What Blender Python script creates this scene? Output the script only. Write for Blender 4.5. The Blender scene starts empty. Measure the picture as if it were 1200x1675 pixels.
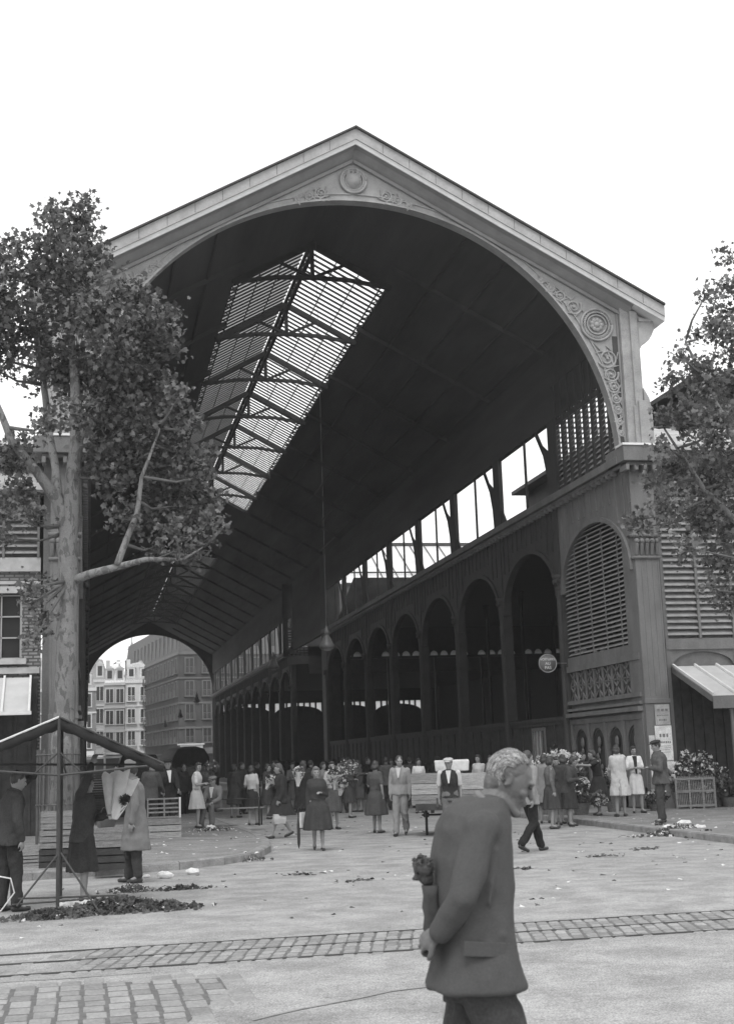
import bpy, bmesh, math, random
import numpy as np
from mathutils import Vector, Matrix, noise, Quaternion
random.seed(7); RNG = np.random.default_rng(7)
PI = math.pi; sin = math.sin; cos = math.cos; rad = math.radians
sc = bpy.context.scene
col = sc.collection
# ---------------------------------------------------------------- camera numbers
CX, CD, PSI, TH, RO, FPX = -7.1932, 34.0353, 0.210447, 0.183679, -0.034020, 2168.62
CAM = Vector((CX, -CD, 1.7))
_F = Vector((sin(PSI)*cos(TH), cos(PSI)*cos(TH), sin(TH)))
_R0 = Vector((cos(PSI), -sin(PSI), 0)); _U0 = _R0.cross(_F)
_R = _R0*cos(RO)+_U0*sin(RO); _U = -_R0*sin(RO)+_U0*cos(RO)
def on(px, py, ax, v):
    """world point where the sight line through a photo position meets the plane ax = v"""
    d = _F+_R*((px-600)/FPX)+_U*((837.5-py)/FPX); i = 'XYZ'.index(ax)
    return CAM+d*((v-CAM[i])/d[i])
# ---------------------------------------------------------------- materials (all greys)
MATS = {}
def island(m, lo, hi):
    """tone that differs from one loose piece to the next"""
    N = m.node_tree.nodes; L = m.node_tree.links; b = N['Principled BSDF']; src = b.inputs['Base Color'].links[0].from_socket
    g = N.new('ShaderNodeNewGeometry'); r = N.new('ShaderNodeMapRange'); r.inputs['To Min'].default_value = lo; r.inputs['To Max'].default_value = hi; L.new(g.outputs['Random Per Island'], r.inputs['Value'])
    mx = N.new('ShaderNodeMix'); mx.data_type = 'RGBA'; mx.blend_type = 'MULTIPLY'; mx.inputs[0].default_value = 1; L.new(src, mx.inputs[6]); L.new(r.outputs[0], mx.inputs[7]); L.new(mx.outputs[2], b.inputs['Base Color'])
    for l in N:
        if l.type == 'BSDF_TRANSLUCENT': L.new(mx.outputs[2], l.inputs[0])
    return m
def mat(name, v, rough=.8, var=.25, scale=6., bump=0., metal=0., spec=.4, stretch=None, trans=0., fine=0.):
    if name in MATS: return MATS[name]
    m = bpy.data.materials.new(name); m.use_nodes = True; nt = m.node_tree; N = nt.nodes; L = nt.links
    b = N['Principled BSDF']; b.inputs['Roughness'].default_value = rough; b.inputs['Metallic'].default_value = metal
    b.inputs['Specular IOR Level'].default_value = spec
    tc = N.new('ShaderNodeTexCoord'); mp = N.new('ShaderNodeMapping'); L.new(tc.outputs['Object'], mp.inputs[0])
    if stretch: mp.inputs['Scale'].default_value = stretch
    nz = N.new('ShaderNodeTexNoise'); nz.inputs['Scale'].default_value = scale; nz.inputs['Detail'].default_value = 8; nz.inputs['Roughness'].default_value = .62
    L.new(mp.outputs[0], nz.inputs['Vector'])
    r = N.new('ShaderNodeMapRange'); r.inputs['From Min'].default_value = .3; r.inputs['From Max'].default_value = .7
    r.inputs['To Min'].default_value = v*(1-var); r.inputs['To Max'].default_value = v*(1+var)
    L.new(nz.outputs['Fac'], r.inputs['Value'])
    out = r.outputs[0]
    if fine:
        n2 = N.new('ShaderNodeTexNoise'); n2.inputs['Scale'].default_value = scale*14; n2.inputs['Detail'].default_value = 4
        L.new(tc.outputs['Object'], n2.inputs['Vector'])
        r2 = N.new('ShaderNodeMapRange'); r2.inputs['From Min'].default_value = .3; r2.inputs['From Max'].default_value = .7
        r2.inputs['To Min'].default_value = 1-fine; r2.inputs['To Max'].default_value = 1+fine
        L.new(n2.outputs['Fac'], r2.inputs['Value'])
        mu = N.new('ShaderNodeMath'); mu.operation = 'MULTIPLY'; L.new(out, mu.inputs[0]); L.new(r2.outputs[0], mu.inputs[1]); out = mu.outputs[0]
    cb = N.new('ShaderNodeCombineColor'); 
    for k in range(3): L.new(out, cb.inputs[k])
    L.new(cb.outputs[0], b.inputs['Base Color'])
    if bump:
        bp = N.new('ShaderNodeBump'); bp.inputs['Strength'].default_value = bump; bp.inputs['Distance'].default_value = .02
        L.new(nz.outputs['Fac'], bp.inputs['Height']); L.new(bp.outputs[0], b.inputs['Normal'])
    if trans:
        tl = N.new('ShaderNodeBsdfTranslucent'); L.new(cb.outputs[0], tl.inputs[0]); mx = N.new('ShaderNodeMixShader'); mx.inputs[0].default_value = trans
        L.new(b.outputs[0], mx.inputs[1]); L.new(tl.outputs[0], mx.inputs[2]); L.new(mx.outputs[0], N['Material Output'].inputs[0])
    MATS[name] = m
    return m
def glass(name, v, clear):
    """old dusty wired glass: lets light through, partly scattering it"""
    m = bpy.data.materials.new(name); m.use_nodes = True; nt = m.node_tree; N = nt.nodes; L = nt.links
    tp = N.new('ShaderNodeBsdfTransparent'); tp.inputs[0].default_value = (v, v, v, 1)
    tl = N.new('ShaderNodeBsdfTranslucent'); tl.inputs[0].default_value = (v, v, v, 1)
    tc = N.new('ShaderNodeTexCoord'); nz = N.new('ShaderNodeTexNoise'); nz.inputs['Scale'].default_value = 1.3; nz.inputs['Detail'].default_value = 6
    L.new(tc.outputs['Object'], nz.inputs['Vector'])
    r = N.new('ShaderNodeMapRange'); r.inputs['From Min'].default_value = .3; r.inputs['From Max'].default_value = .7
    r.inputs['To Min'].default_value = max(0, 1-clear-.15); r.inputs['To Max'].default_value = min(1, 1-clear+.15)
    L.new(nz.outputs['Fac'], r.inputs['Value'])
    mx = N.new('ShaderNodeMixShader'); L.new(r.outputs[0], mx.inputs[0]); L.new(tp.outputs[0], mx.inputs[1]); L.new(tl.outputs[0], mx.inputs[2])
    L.new(mx.outputs[0], N['Material Output'].inputs[0])
    return m
def brick(name, v, mortar, scale, bw=.5, bh=.25, rough=.9, var=.3):
    m = mat(name, v, rough, var, 3.); N = m.node_tree.nodes; L = m.node_tree.links; b = N['Principled BSDF']
    bt = N.new('ShaderNodeTexBrick'); bt.inputs['Scale'].default_value = scale; bt.inputs['Brick Width'].default_value = bw; bt.inputs['Row Height'].default_value = bh
    bt.inputs['Mortar Size'].default_value = .02; bt.inputs['Color1'].default_value = (.75,)*3+(1,); bt.inputs['Color2'].default_value = (1.25,)*3+(1,); bt.inputs['Mortar'].default_value = (mortar,)*3+(1,)
    tc = N.new('ShaderNodeTexCoord'); sp = N.new('ShaderNodeSeparateXYZ'); L.new(tc.outputs['Object'], sp.inputs[0])
    ad = N.new('ShaderNodeMath'); L.new(sp.outputs[0], ad.inputs[0]); L.new(sp.outputs[1], ad.inputs[1])
    cb = N.new('ShaderNodeCombineXYZ'); L.new(ad.outputs[0], cb.inputs[0]); L.new(sp.outputs[2], cb.inputs[1]); L.new(cb.outputs[0], bt.inputs['Vector'])
    src = b.inputs['Base Color'].links[0].from_socket
    mx = N.new('ShaderNodeMix'); mx.data_type = 'RGBA'; mx.blend_type = 'MULTIPLY'; mx.inputs[0].default_value = 1
    L.new(src, mx.inputs[6]); L.new(bt.outputs[0], mx.inputs[7]); L.new(mx.outputs[2], b.inputs['Base Color'])
    return m
IRON = mat('painted_iron', .15, .65, .22, 2.2, .15, fine=.12, stretch=(1, 1, .35))
IRONL = mat('pale_painted_iron', .31, .75, .2, 2.5, .2, fine=.12)
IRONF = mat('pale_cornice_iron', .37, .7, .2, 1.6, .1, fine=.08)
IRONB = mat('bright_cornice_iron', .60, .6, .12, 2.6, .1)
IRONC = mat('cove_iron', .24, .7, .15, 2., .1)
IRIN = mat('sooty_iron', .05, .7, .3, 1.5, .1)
IRDK = mat('shade_dark_iron', .045, .7, .25, 2.2, .15, fine=.12)  # same iron in a darker tone: the hall's shade put into the colour
SOOT = mat('sooty_boards', .075, .9, .4, .6, .2, stretch=(1, .15, 1))
BLACK = mat('black_iron', .03, .6, .3, 3.)
SLAT = mat('louvre_slat', .27, .7, .25, 4., 0, fine=.15)
ZINC = mat('zinc_roofing', .42, .5, .25, .8, .05)
GLS = glass('dusty_roof_glass', .94, .72); GLD = glass('dimmed_sooty_roof_glass', .26, .45); GLF = glass('frosted_pane', .85, .1); GLV = glass('grimy_roof_glass', .17, .3)  # GLD: left panes, soot plus the dimness of a grazing view in one tone
WOOD = mat('grey_wood', .2, .85, .35, 5., .2, stretch=(1, 1, 6), fine=.2); WOODL = mat('pale_crate_wood', .30, .85, .3, 5., .2, stretch=(1, 1, 6), fine=.2); WOODD = mat('dark_wood', .045, .85, .35, 5., .2, fine=.2)
PAPER = mat('white_paper', .78, .8, .12, 9., .3, trans=.25); DUSTW = mat('pale_dust', .75, .9, .1, 5.)
# ---------------------------------------------------------------- mesh builder
class MB:
    def __init__(s): s.v = []; s.f = []; s.m = []; s.k = 0
    def add(s, vs, fs):
        n = len(s.v); s.v += [tuple(v) for v in vs]; s.f += [tuple(i+n for i in f) for f in fs]; s.m += [s.k]*len(fs); return s
    def box(s, x0, x1, y0, y1, z0, z1):
        vs = [(x, y, z) for x in (x0, x1) for y in (y0, y1) for z in (z0, z1)]
        return s.add(vs, [(0,1,3,2),(4,6,7,5),(0,4,5,1),(2,3,7,6),(0,2,6,4),(1,5,7,3)])
    def bar(s, a, b, w, h, up=(0,0,1)):
        a = Vector(a); b = Vector(b); d = (b-a).normalized(); u = Vector(up)
        if abs(d.dot(u)) > .98: u = Vector((0,1,0))
        r = d.cross(u).normalized()*w/2; t = r.cross(d).normalized()*h/2
        vs = [p+i*r+j*t for p in (a, b) for i in (-1, 1) for j in (-1, 1)]
        return s.add(vs, [(0,1,3,2),(4,6,7,5),(0,4,5,1),(2,3,7,6),(0,2,6,4),(1,5,7,3)])
    def tube(s, pts, rr, n=8, flat=1., cap=True):
        pts = [Vector(p) for p in pts]; rr = rr if hasattr(rr, '__len__') else [rr]*len(pts); rings = []; ref = None; base = len(s.v)
        for i, p in enumerate(pts):
            d = (pts[min(i+1, len(pts)-1)]-pts[max(i-1, 0)]).normalized()
            if ref is None: ref = Vector((0,0,1)) if abs(d.z) < .9 else Vector((0,1,0))
            r = d.cross(ref).normalized(); t = r.cross(d).normalized(); ref = t
            for k in range(n):
                a = 2*PI*k/n; s.v.append(tuple(p+r*cos(a)*rr[i]+t*sin(a)*rr[i]*flat))
        m = len(pts)
        for i in range(m-1):
            for k in range(n):
                k2 = (k+1) % n; s.f.append((base+i*n+k, base+i*n+k2, base+(i+1)*n+k2, base+(i+1)*n+k)); s.m.append(s.k)
        if cap:
            s.f.append(tuple(base+k for k in reversed(range(n)))); s.f.append(tuple(base+(m-1)*n+k for k in range(n))); s.m += [s.k]*2
        return s
    def lathe(s, c, prof, n=16):
        c = Vector(c); base = len(s.v)
        for r, z in prof:
            for k in range(n): s.v.append((c.x+r*cos(2*PI*k/n), c.y+r*sin(2*PI*k/n), c.z+z))
        for i in range(len(prof)-1):
            for k in range(n):
                k2 = (k+1) % n; s.f.append((base+i*n+k, base+i*n+k2, base+(i+1)*n+k2, base+(i+1)*n+k)); s.m.append(s.k)
        return s
    def loft(s, rings, cap=True):
        """rings: lists of points of equal count"""
        base = len(s.v); n = len(rings[0])
        for r in rings: s.v += [tuple(p) for p in r]
        for i in range(len(rings)-1):
            for k in range(n):
                k2 = (k+1) % n; s.f.append((base+i*n+k, base+i*n+k2, base+(i+1)*n+k2, base+(i+1)*n+k)); s.m.append(s.k)
        if cap:
            s.f.append(tuple(base+k for k in reversed(range(n)))); s.f.append(tuple(base+(len(rings)-1)*n+k for k in range(n))); s.m += [s.k]*2
        return s
    def ell(s, c, r, M=None, n=14, m=9):
        rings = []; c = Vector(c)
        for i in range(m+1):
            a = PI*i/m; a = min(max(a, .02), PI-.02); ring = []
            for k in range(n):
                p = Vector((r[0]*sin(a)*cos(2*PI*k/n), r[1]*sin(a)*sin(2*PI*k/n), -r[2]*cos(a)))
                if M is not None: p = M@p
                ring.append(c+p)
            rings.append(ring)
        return s.loft(rings)
    def cap(s, a, b, ra, rb, n=12):
        """capsule with taper"""
        a = Vector(a); b = Vector(b); d = (b-a); l = d.length; d.normalize(); ref = Vector((0,0,1)) if abs(d.z) < .9 else Vector((0,1,0)); r = d.cross(ref).normalized(); t = r.cross(d)
        rings = []
        for off, rr in [(-.97*ra, .25*ra), (-.7*ra, .71*ra), (-.35*ra, .93*ra), (0, ra), (l, rb), (l+.35*rb, .93*rb), (l+.7*rb, .71*rb), (l+.97*rb, .25*rb)]:
            rings.append([a+d*off+r*cos(2*PI*k/n)*rr+t*sin(2*PI*k/n)*rr for k in range(n)])
        return s.loft(rings)
    def prism(s, poly, mapf, d0, d1):
        n = len(poly); vs = [mapf(u, z, d0) for u, z in poly]+[mapf(u, z, d1) for u, z in poly]
        return s.add(vs, [tuple(range(n)), tuple(reversed(range(n, 2*n)))]+[(i, (i+1) % n, n+(i+1) % n, n+i) for i in range(n)])
    def archtop(s, mapf, u0, u1, zs, rise, z1, d0, d1, ins=0., n=16):
        """wall piece from z=zs up to z1 between u0..u1 with an elliptical arch hole; mapf(u,z,d)"""
        uc = (u0+u1)/2; r = (u1-u0)/2-ins; base = len(s.v)
        for d in (d0, d1):
            for i in range(n+1):
                a = PI*(1-i/n); u = uc+r*cos(a); z = zs+rise*sin(a)
                uo = u if 0 < i < n else (u0 if i == 0 else u1)
                s.v.append(tuple(mapf(u, z, d))); s.v.append(tuple(mapf(uo, z1, d)))
        m = 2*(n+1)
        for i in range(n):
            a = base+2*i
            for f in ((a, a+1, a+3, a+2), (a+m, a+m+2, a+m+3, a+m+1), (a, a+2, a+m+2, a+m)): s.f.append(f); s.m.append(s.k)
        if ins:
            for (ua, ub) in ((u0, u0+ins), (u1-ins, u1)):
                s.prism([(ua, zs), (ub, zs), (ub, zs+.001), (ua, z1)] if ua == u0 else [(ua, zs), (ub, zs), (ub, z1), (ua, zs+.001)], mapf, d0, d1)
        return s
    def archring(s, mapf, uc, r, rise, zs, w, d0, d1, n=20):
        base = len(s.v)
        for i in range(n+1):
            a = PI*i/n
            for rr, d in ((0, d0), (w, d0), (w, d1), (0, d1)): s.v.append(tuple(mapf(uc+(r+rr)*cos(a), zs+(rise+rr)*sin(a), d)))
        for i in range(n):
            for k in range(4):
                a = base+4*i+k; b = base+4*i+(k+1) % 4; s.f.append((a, b, b+4, a+4)); s.m.append(s.k)
        return s
    def build(s, name, mats, parent=None, smooth=False, loc=None, bevel=0.):
        me = bpy.data.meshes.new(name); off = Vector(loc) if loc is not None else None
        me.from_pydata([tuple(Vector(v)-off) for v in s.v] if off else s.v, [], s.f); 
        mats = mats if isinstance(mats, (list, tuple)) else [mats]
        for m in mats: me.materials.append(m)
        if len(mats) > 1: me.polygons.foreach_set('material_index', s.m)
        bm = bmesh.new(); bm.from_mesh(me); bmesh.ops.recalc_face_normals(bm, faces=bm.faces); bm.to_mesh(me); bm.free()
        if smooth: me.polygons.foreach_set('use_smooth', [True]*len(me.polygons))
        me.update()
        o = bpy.data.objects.new(name, me); col.objects.link(o)
        if parent is not None: o.parent = parent
        if off and parent is None: o.location = off
        if bevel:
            md = o.modifiers.new('b', 'BEVEL'); md.width = bevel; md.segments = 2; md.limit_method = 'ANGLE'
        return o
def tag(o, label, cat, group=None):
    o['label'] = label; o['category'] = cat
    if group: o['group'] = group
    return o
def empty(name, loc, label, cat, group=None, rz=0.):
    o = bpy.data.objects.new(name, None); col.objects.link(o); o.location = loc; o.rotation_euler = (0, 0, rz); o.empty_display_size = .2
    return tag(o, label, cat, group)
def structure(o): o['kind'] = 'structure'; return o
def stuff(o, label=None, cat=None):
    o['kind'] = 'stuff'
    if label: o['label'] = label; o['category'] = cat
    return o
def copy_tree(o, parent=None):
    c = o.copy(); col.objects.link(c); c.parent = parent
    for ch in list(o.children): copy_tree(ch, c)
    return c
def piece(o, parent, loc=None, rz=None):
    c = o.copy(); col.objects.link(c); c.parent = parent
    if loc is not None: c.location = loc
    if rz is not None: c.rotation_euler = (0, 0, rz)
    return c
# ================================================================ the covered market street
A = 7.39; ZS = 9.72; ZC = 17.01; LEN = 125.8; BAY = 6.03; Y1 = 5.5; K = .549
hall = empty('market_hall', (0, 0, 0), 'tall iron market hall whose open arched gable front fills the picture', 'market hall')
XZ = lambda u, z, d: (u, d, z)
def YZ(s): return lambda u, z, d: (s*d, u, z)
# --- gable front
def gable():
    m = MB(); n = 72
    for d0, d1 in ((0, .35),):
        inner = []; outer = []
        for i in range(n+1):
            t = PI*i/n; inner.append((A*cos(t), ZS+(ZC-ZS)*sin(t))); tt = min(t, PI-t); t0 = .45; sg = 1 if t < PI/2 else -1
            if tt < t0: outer.append((sg*7.72, ZS+(18.4-K*7.72-ZS)*tt/t0))
            else:
                x = 7.72*(PI/2-t)/(PI/2-t0); outer.append((x, 18.4-K*abs(x)))
        base = len(m.v)
        for d in (d0, d1):
            for a, b in zip(inner, outer): m.v.append((a[0], d, a[1])); m.v.append((b[0], d, b[1]))
        M2 = 2*(n+1)
        for i in range(n):
            a = base+2*i; m.f += [(a, a+1, a+3, a+2), (a+M2, a+M2+2, a+M2+3, a+M2+1), (a, a+2, a+M2+2, a+M2)]; m.m += [0]*3
    g = m.build('gable_panel', IRONL, hall)
    r = MB(); r.archring(XZ, 0, A-.02, ZC-ZS-.02, ZS, .06, -.04, .02, 72); r.archring(XZ, 0, A+.16, ZC-ZS+.16, ZS, .035, -.035, .0, 72)
    r.build('arch_moulding', IRONL, hall)
    b = MB()
    for s in (-1, 1):
        b.bar((0, -.05, 18.16), (s*7.66, -.05, 18.16-K*7.66), .1, .09)
        b.box(*(sorted((s*7.53, s*7.585))), -.045, .0, 10., 14.0)
    b.build('border_moulding', IRONC, hall)
gable()
def medallion(cx, cz, r, shield):
    m = MB(); mp = lambda u, z, d: (u, d, z)
    for rr, w, d in ((r, .05, -.08), (r*.62, .035, -.07)):
        m.tube([(cx+rr*cos(a), d+.03, cz+rr*sin(a)) for a in [2*PI*i/32 for i in range(33)]], w*.8, 6)
    for k in range(30):
        a = 2*PI*k/30; q = r*.81; c = Vector((cx+q*cos(a), -.05, cz+q*sin(a))); e = c+Vector((cos(a+1.9), -.25, sin(a+1.9)))*.11
        m.cap(c, e, .028, .012, 6)
        e = c+Vector((cos(a+1.2), -.25, sin(a+1.2)))*.09; m.cap(c, e, .024, .01, 6)
    if shield:
        m.prism([(cx-.2, cz+.2), (cx+.2, cz+.2), (cx+.2, cz-.05), (cx+.12, cz-.18), (cx, cz-.25), (cx-.12, cz-.18), (cx-.2, cz-.05)], mp, -.09, 0)
        for k in (-.12, 0, .12): m.ell((cx+k, -.05, cz+.25), (.05, .04, .07), None, 8, 6)
    else:
        for k in range(9):
            a = 2*PI*k/9; m.ell((cx+.14*cos(a), -.03, cz+.14*sin(a)), (.075, .05, .075), None, 8, 6)
        m.ell((cx, -.05, cz), (.09, .07, .09), None, 10, 8)
    o = m.build('medallion', mat('scroll_iron', .29, .7, .2, 5.), hall, True)
for a in ((0, 17.58, .36, True), (6.93, 13.62, .46, False), (-6.93, 13.62, .46, False)): medallion(*a)
def scroll(m, cx, cz, r, a0, turns, sgn, stem=None):
    pts = []; n = int(30*turns)
    for i in range(n+1):
        t = i/n; a = a0+sgn*2*PI*turns*t; q = r*(1-t)**.8+.015; pts.append((cx+q*cos(a), -.02, cz+q*sin(a)))
    m.tube(pts, [.036-.016*i/n for i in range(n+1)], 6)
    for k in range(5):
        a = a0+sgn*(.6+k*1.1); m.cap((cx+r*cos(a), -.02, cz+r*sin(a)), (cx+(r+.1)*cos(a+.5*sgn), -.03, cz+(r+.1)*sin(a+.5*sgn)), .03, .012, 6)
    m.ell((cx, -.03, cz), (.05, .035, .05), None, 8, 6)
for s in (-1, 1):
    m = MB()
    def band(t):  # centre line between arch and border, in the gable plane
        xi = A*cos(t); zi = ZS+(ZC-ZS)*sin(t); nx = cos(t); nz = sin(t)
        # distance outward to border line z = 17.9-K x
        w = (17.9-K*xi-zi)/(nz+K*nx); w = min(w, max(.05, (7.55-xi)/max(nx, .05)))
        return xi+nx*w*.5, zi+nz*w*.5, w
    t = .1; flip = 1; prev = None
    while t < 1.47:
        x, z, w = band(t)
        if (math.hypot(x-6.93, z-13.62) < .78) or x < .55: t += .03; continue
        r = max(.06, min(.30, w*.36))
        if w > .16:
            scroll(m, s*x, z, r, (t+PI if flip > 0 else t) if s > 0 else PI-(t+PI if flip > 0 else t), 1.9, flip*s)
            if prev:
                px_, pz_ = prev; mx_, mz_ = (x+px_)/2, (z+pz_)/2; k = .12*flip
                m.tube([(s*px_, -.02, pz_+.0), (s*(mx_+k), -.02, mz_+k*.6), (s*x, -.02, z+r*flip)], [.02, .026, .02], 6)
            prev = (x, z)
        else: prev = None
        flip = -flip; t += max(.045, 2.1*r/7.3)
    m.build('scrollwork', mat('scroll_iron', .29, .7, .2, 5.), hall, True)
# --- raking cornices
def rake(s, name='raking_cornice'):
    X1 = 8.78
    c = empty_part = None
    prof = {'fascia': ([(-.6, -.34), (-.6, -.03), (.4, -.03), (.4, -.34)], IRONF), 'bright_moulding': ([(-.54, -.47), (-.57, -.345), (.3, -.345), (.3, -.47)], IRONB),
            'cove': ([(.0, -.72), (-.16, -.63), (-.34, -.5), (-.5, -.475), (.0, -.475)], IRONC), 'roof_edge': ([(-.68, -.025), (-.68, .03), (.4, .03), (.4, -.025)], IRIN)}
    par = None
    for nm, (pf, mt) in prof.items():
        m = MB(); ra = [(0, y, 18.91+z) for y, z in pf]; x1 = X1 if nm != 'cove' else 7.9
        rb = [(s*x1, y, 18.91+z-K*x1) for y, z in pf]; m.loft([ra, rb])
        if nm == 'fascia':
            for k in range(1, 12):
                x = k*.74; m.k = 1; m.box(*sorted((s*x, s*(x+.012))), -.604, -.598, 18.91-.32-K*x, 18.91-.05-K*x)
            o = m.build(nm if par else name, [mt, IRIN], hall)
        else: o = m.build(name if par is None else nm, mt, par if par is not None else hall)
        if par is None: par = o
for s in (-1, 1): rake(s)
# --- piers
def pier(s):
    f = lambda x: s*x
    def B(m, x0, x1, *r): x0, x1 = sorted((s*x0, s*x1)); m.box(x0, x1, *r)
    m = MB(); B(m, 7.42, 8.12, -.42, .45, .0, 9.4); B(m, 8.12, 8.30, -.02, .45, 0, 9.4)
    for x in (7.43, 7.58, 7.74, 7.90, 8.06): B(m, x, x+.03, -.432, -.42, 3.1, 6.85)
    B(m, 7.40, 8.15, -.46, -.27, 0, .8); B(m, 7.40, 8.14, -.45, -.27, 2.9, 3.02)
    p = m.build('pier', IRON, hall, bevel=.012)
    m = MB(); B(m, 7.36, 8.18, -.50, -.2, 7.42, 7.52); B(m, 7.38, 8.16, -.47, -.2, 6.82, 6.9)
    for k in range(5):
        x = 7.47+k*.15
        m.cap((f(x), -.43, 6.95), (f(x), -.50, 7.22), .05, .06, 8); m.ell((f(x), -.52, 7.3), (.075, .07, .08), None, 8, 6)
    m.build('capital', IRON, p, True)
    m = MB(); B(m, 7.30, 8.35, -.62, .5, 9.4, 9.5); B(m, 7.14, 8.55, -.80, .5, 9.5, 9.93)
    for k in range(5): B(m, 7.2+k*.26, 7.3+k*.26, -.78, -.3, 9.24, 9.40)
    p2 = m.build('pier_cornice', IRON, p, bevel=.015)
    m = MB(); B(m, 7.12, 8.15, -.83, -.3, 9.93, 9.99); m.build('pale_ledge', DUSTW, p2)
    m = MB(); B(m, 7.60, 8.14, -.16, .5, 9.94, 14.3); B(m, 7.86, 8.08, -.24, -.16, 10.1, 14.0); B(m, 7.80, 8.34, -.25, .5, 9.94, 11.2); B(m, 7.92, 8.22, -.32, -.25, 9.94, 11.35)
    m.prism([(f(8.14), 11.2), (f(8.34), 11.2), (f(8.30), 11.45), (f(8.14), 11.75)], XZ, -.2, .5); B(m, 7.56, 8.42, -.36, .5, 9.94, 10.06)
    m.build('upper_pilaster', IRONL, p, bevel=.012)
    m = MB(); pr = [(8.14, 12.9), (8.26, 13.08), (8.42, 13.16), (8.52, 13.3), (8.62, 13.5), (8.62, 13.72), (8.14, 13.9)]
    m.prism([(f(x), z) for x, z in pr], XZ, -.14, .9); m.box(*sorted((f(8.14), f(8.66))), -.2, .95, 13.72, 13.8); m.build('eaves_console', IRONF, p)
    return p
pR = pier(1); pL = pier(-1)
# --- roof slopes
RT = lambda x, off=0.: 18.82+off-K*abs(x)
def slab(m, s, x0, x1, y0, y1, th=.22, off=0.):
    m.loft([[(s*x0, y0, RT(x0, off)), (s*x0, y0, RT(x0, off)-th), (s*x0, y1, RT(x0, off)-th), (s*x0, y1, RT(x0, off))],
            [(s*x1, y0, RT(x1, off)), (s*x1, y0, RT(x1, off)-th), (s*x1, y1, RT(x1, off)-th), (s*x1, y1, RT(x1, off))]])
SK = [(6.9, 48.2), (66., 117.)]; SW = 2.62
for s in (-1, 1):
    m = MB(); slab(m, s, SW, 8.62, -.3, LEN+.5)
    for y0, y1 in ((-.3, SK[0][0]), (SK[0][1], SK[1][0]), (SK[1][1], LEN+.5)): slab(m, s, 0, SW, y0, y1)
    rs = m.build('roof_slope', SOOT, hall)
    m = MB()
    for k in range(21):   # rafters under the boards
        y = Y1+BAY*k
        if y < LEN: m.bar((s*2.4, y, RT(2.4)-.3), (s*7.3, y, RT(7.3)-.3), .12, .16)
    for x in (3.6, 4.8, 6.0, 7.1): m.bar((s*x, .4, RT(x)-.26), (s*x, LEN, RT(x)-.26), .07, .08)
    m.build('rafter_frame', SOOT, rs)
# --- ridge skylights
for si, (y0, y1) in enumerate(SK):
    for s in (-1, 1):
        m = MB(); m.add([(s*.06, y0, RT(.06)-.02), (s*SW, y0, RT(SW)-.02), (s*SW, y1, RT(SW)-.02), (s*.06, y1, RT(.06)-.02)], [(0, 1, 2, 3)])
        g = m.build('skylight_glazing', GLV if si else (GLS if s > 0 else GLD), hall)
        m = MB(); n = int((y1-y0)/.40)
        for k in range(n+1):
            y = y0+(y1-y0)*k/n; m.bar((s*.05, y, RT(.05)-.05), (s*SW, y, RT(SW)-.05), .11, .04, up=(s*K, 0, 1))
        for x in (.9, 1.65): m.bar((s*x, y0, RT(x)-.24), (s*x, y1, RT(x)-.24), .03, .03)
        m.build('glazing_bar_rows', IRIN, g)
        m = MB(); x = SW-.02; z = RT(x)-.16; st = .42; n = int((y1-y0)/st)
        m.bar((s*x, y0, z-.0), (s*x, y1, z), .05, .06); m.bar((s*(x-.22), y0, z+.03), (s*(x-.22), y1, z+.03), .04, .04)
        for k in range(n): m.bar((s*x, y0+k*st, z), (s*(x-.22), y0+(k+1)*st if k % 2 == 0 else y0+k*st, z+.03), .03, .03)
        m.build('edge_girder', IRIN, g)
    m = MB(); st = .5; n = int((y1-y0)/st); z = RT(0)-.30
    m.bar((0, y0, z+.1), (0, y1, z+.1), .10, .1); m.bar((0, y0, z-.30), (0, y1, z-.30), .13, .09)
    for k in range(n):
        a, b = (z+.08, z-.28) if k % 2 else (z-.28, z+.08); m.bar((0, y0+k*st, a), (0, y0+(k+1)*st, b), .045, .045)
    m.build('ridge_girder', IRIN, hall)
def truss(y):
    m = MB(); ze = 17.08; zk = 17.34
    for s in (-1, 1):
        m.bar((0, 0, RT(0)-.33), (s*SW, 0, RT(SW)-.33), .14, .20); m.bar((0, 0, zk), (s*1.2, 0, zk-.03), .10, .13); m.bar((s*1.2, 0, zk-.03), (s*SW, 0, ze), .10, .13)
        m.bar((0, 0, zk), (s*1.25, 0, 17.9), .09, .09)
    m.bar((0, 0, zk-.08), (0, 0, RT(0)-.2), .12, .12)
    return m.build('roof_truss', IRIN, hall)
tr = truss(0); tr.location = (0, 6.95, 0)
for si, (y0, y1) in enumerate(SK):
    y = y0-.05+BAY
    while y < y1: piece(tr, hall, (0, y, 0)); y += BAY
piece(tr, hall, (0, SK[1][0], 0))
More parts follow.
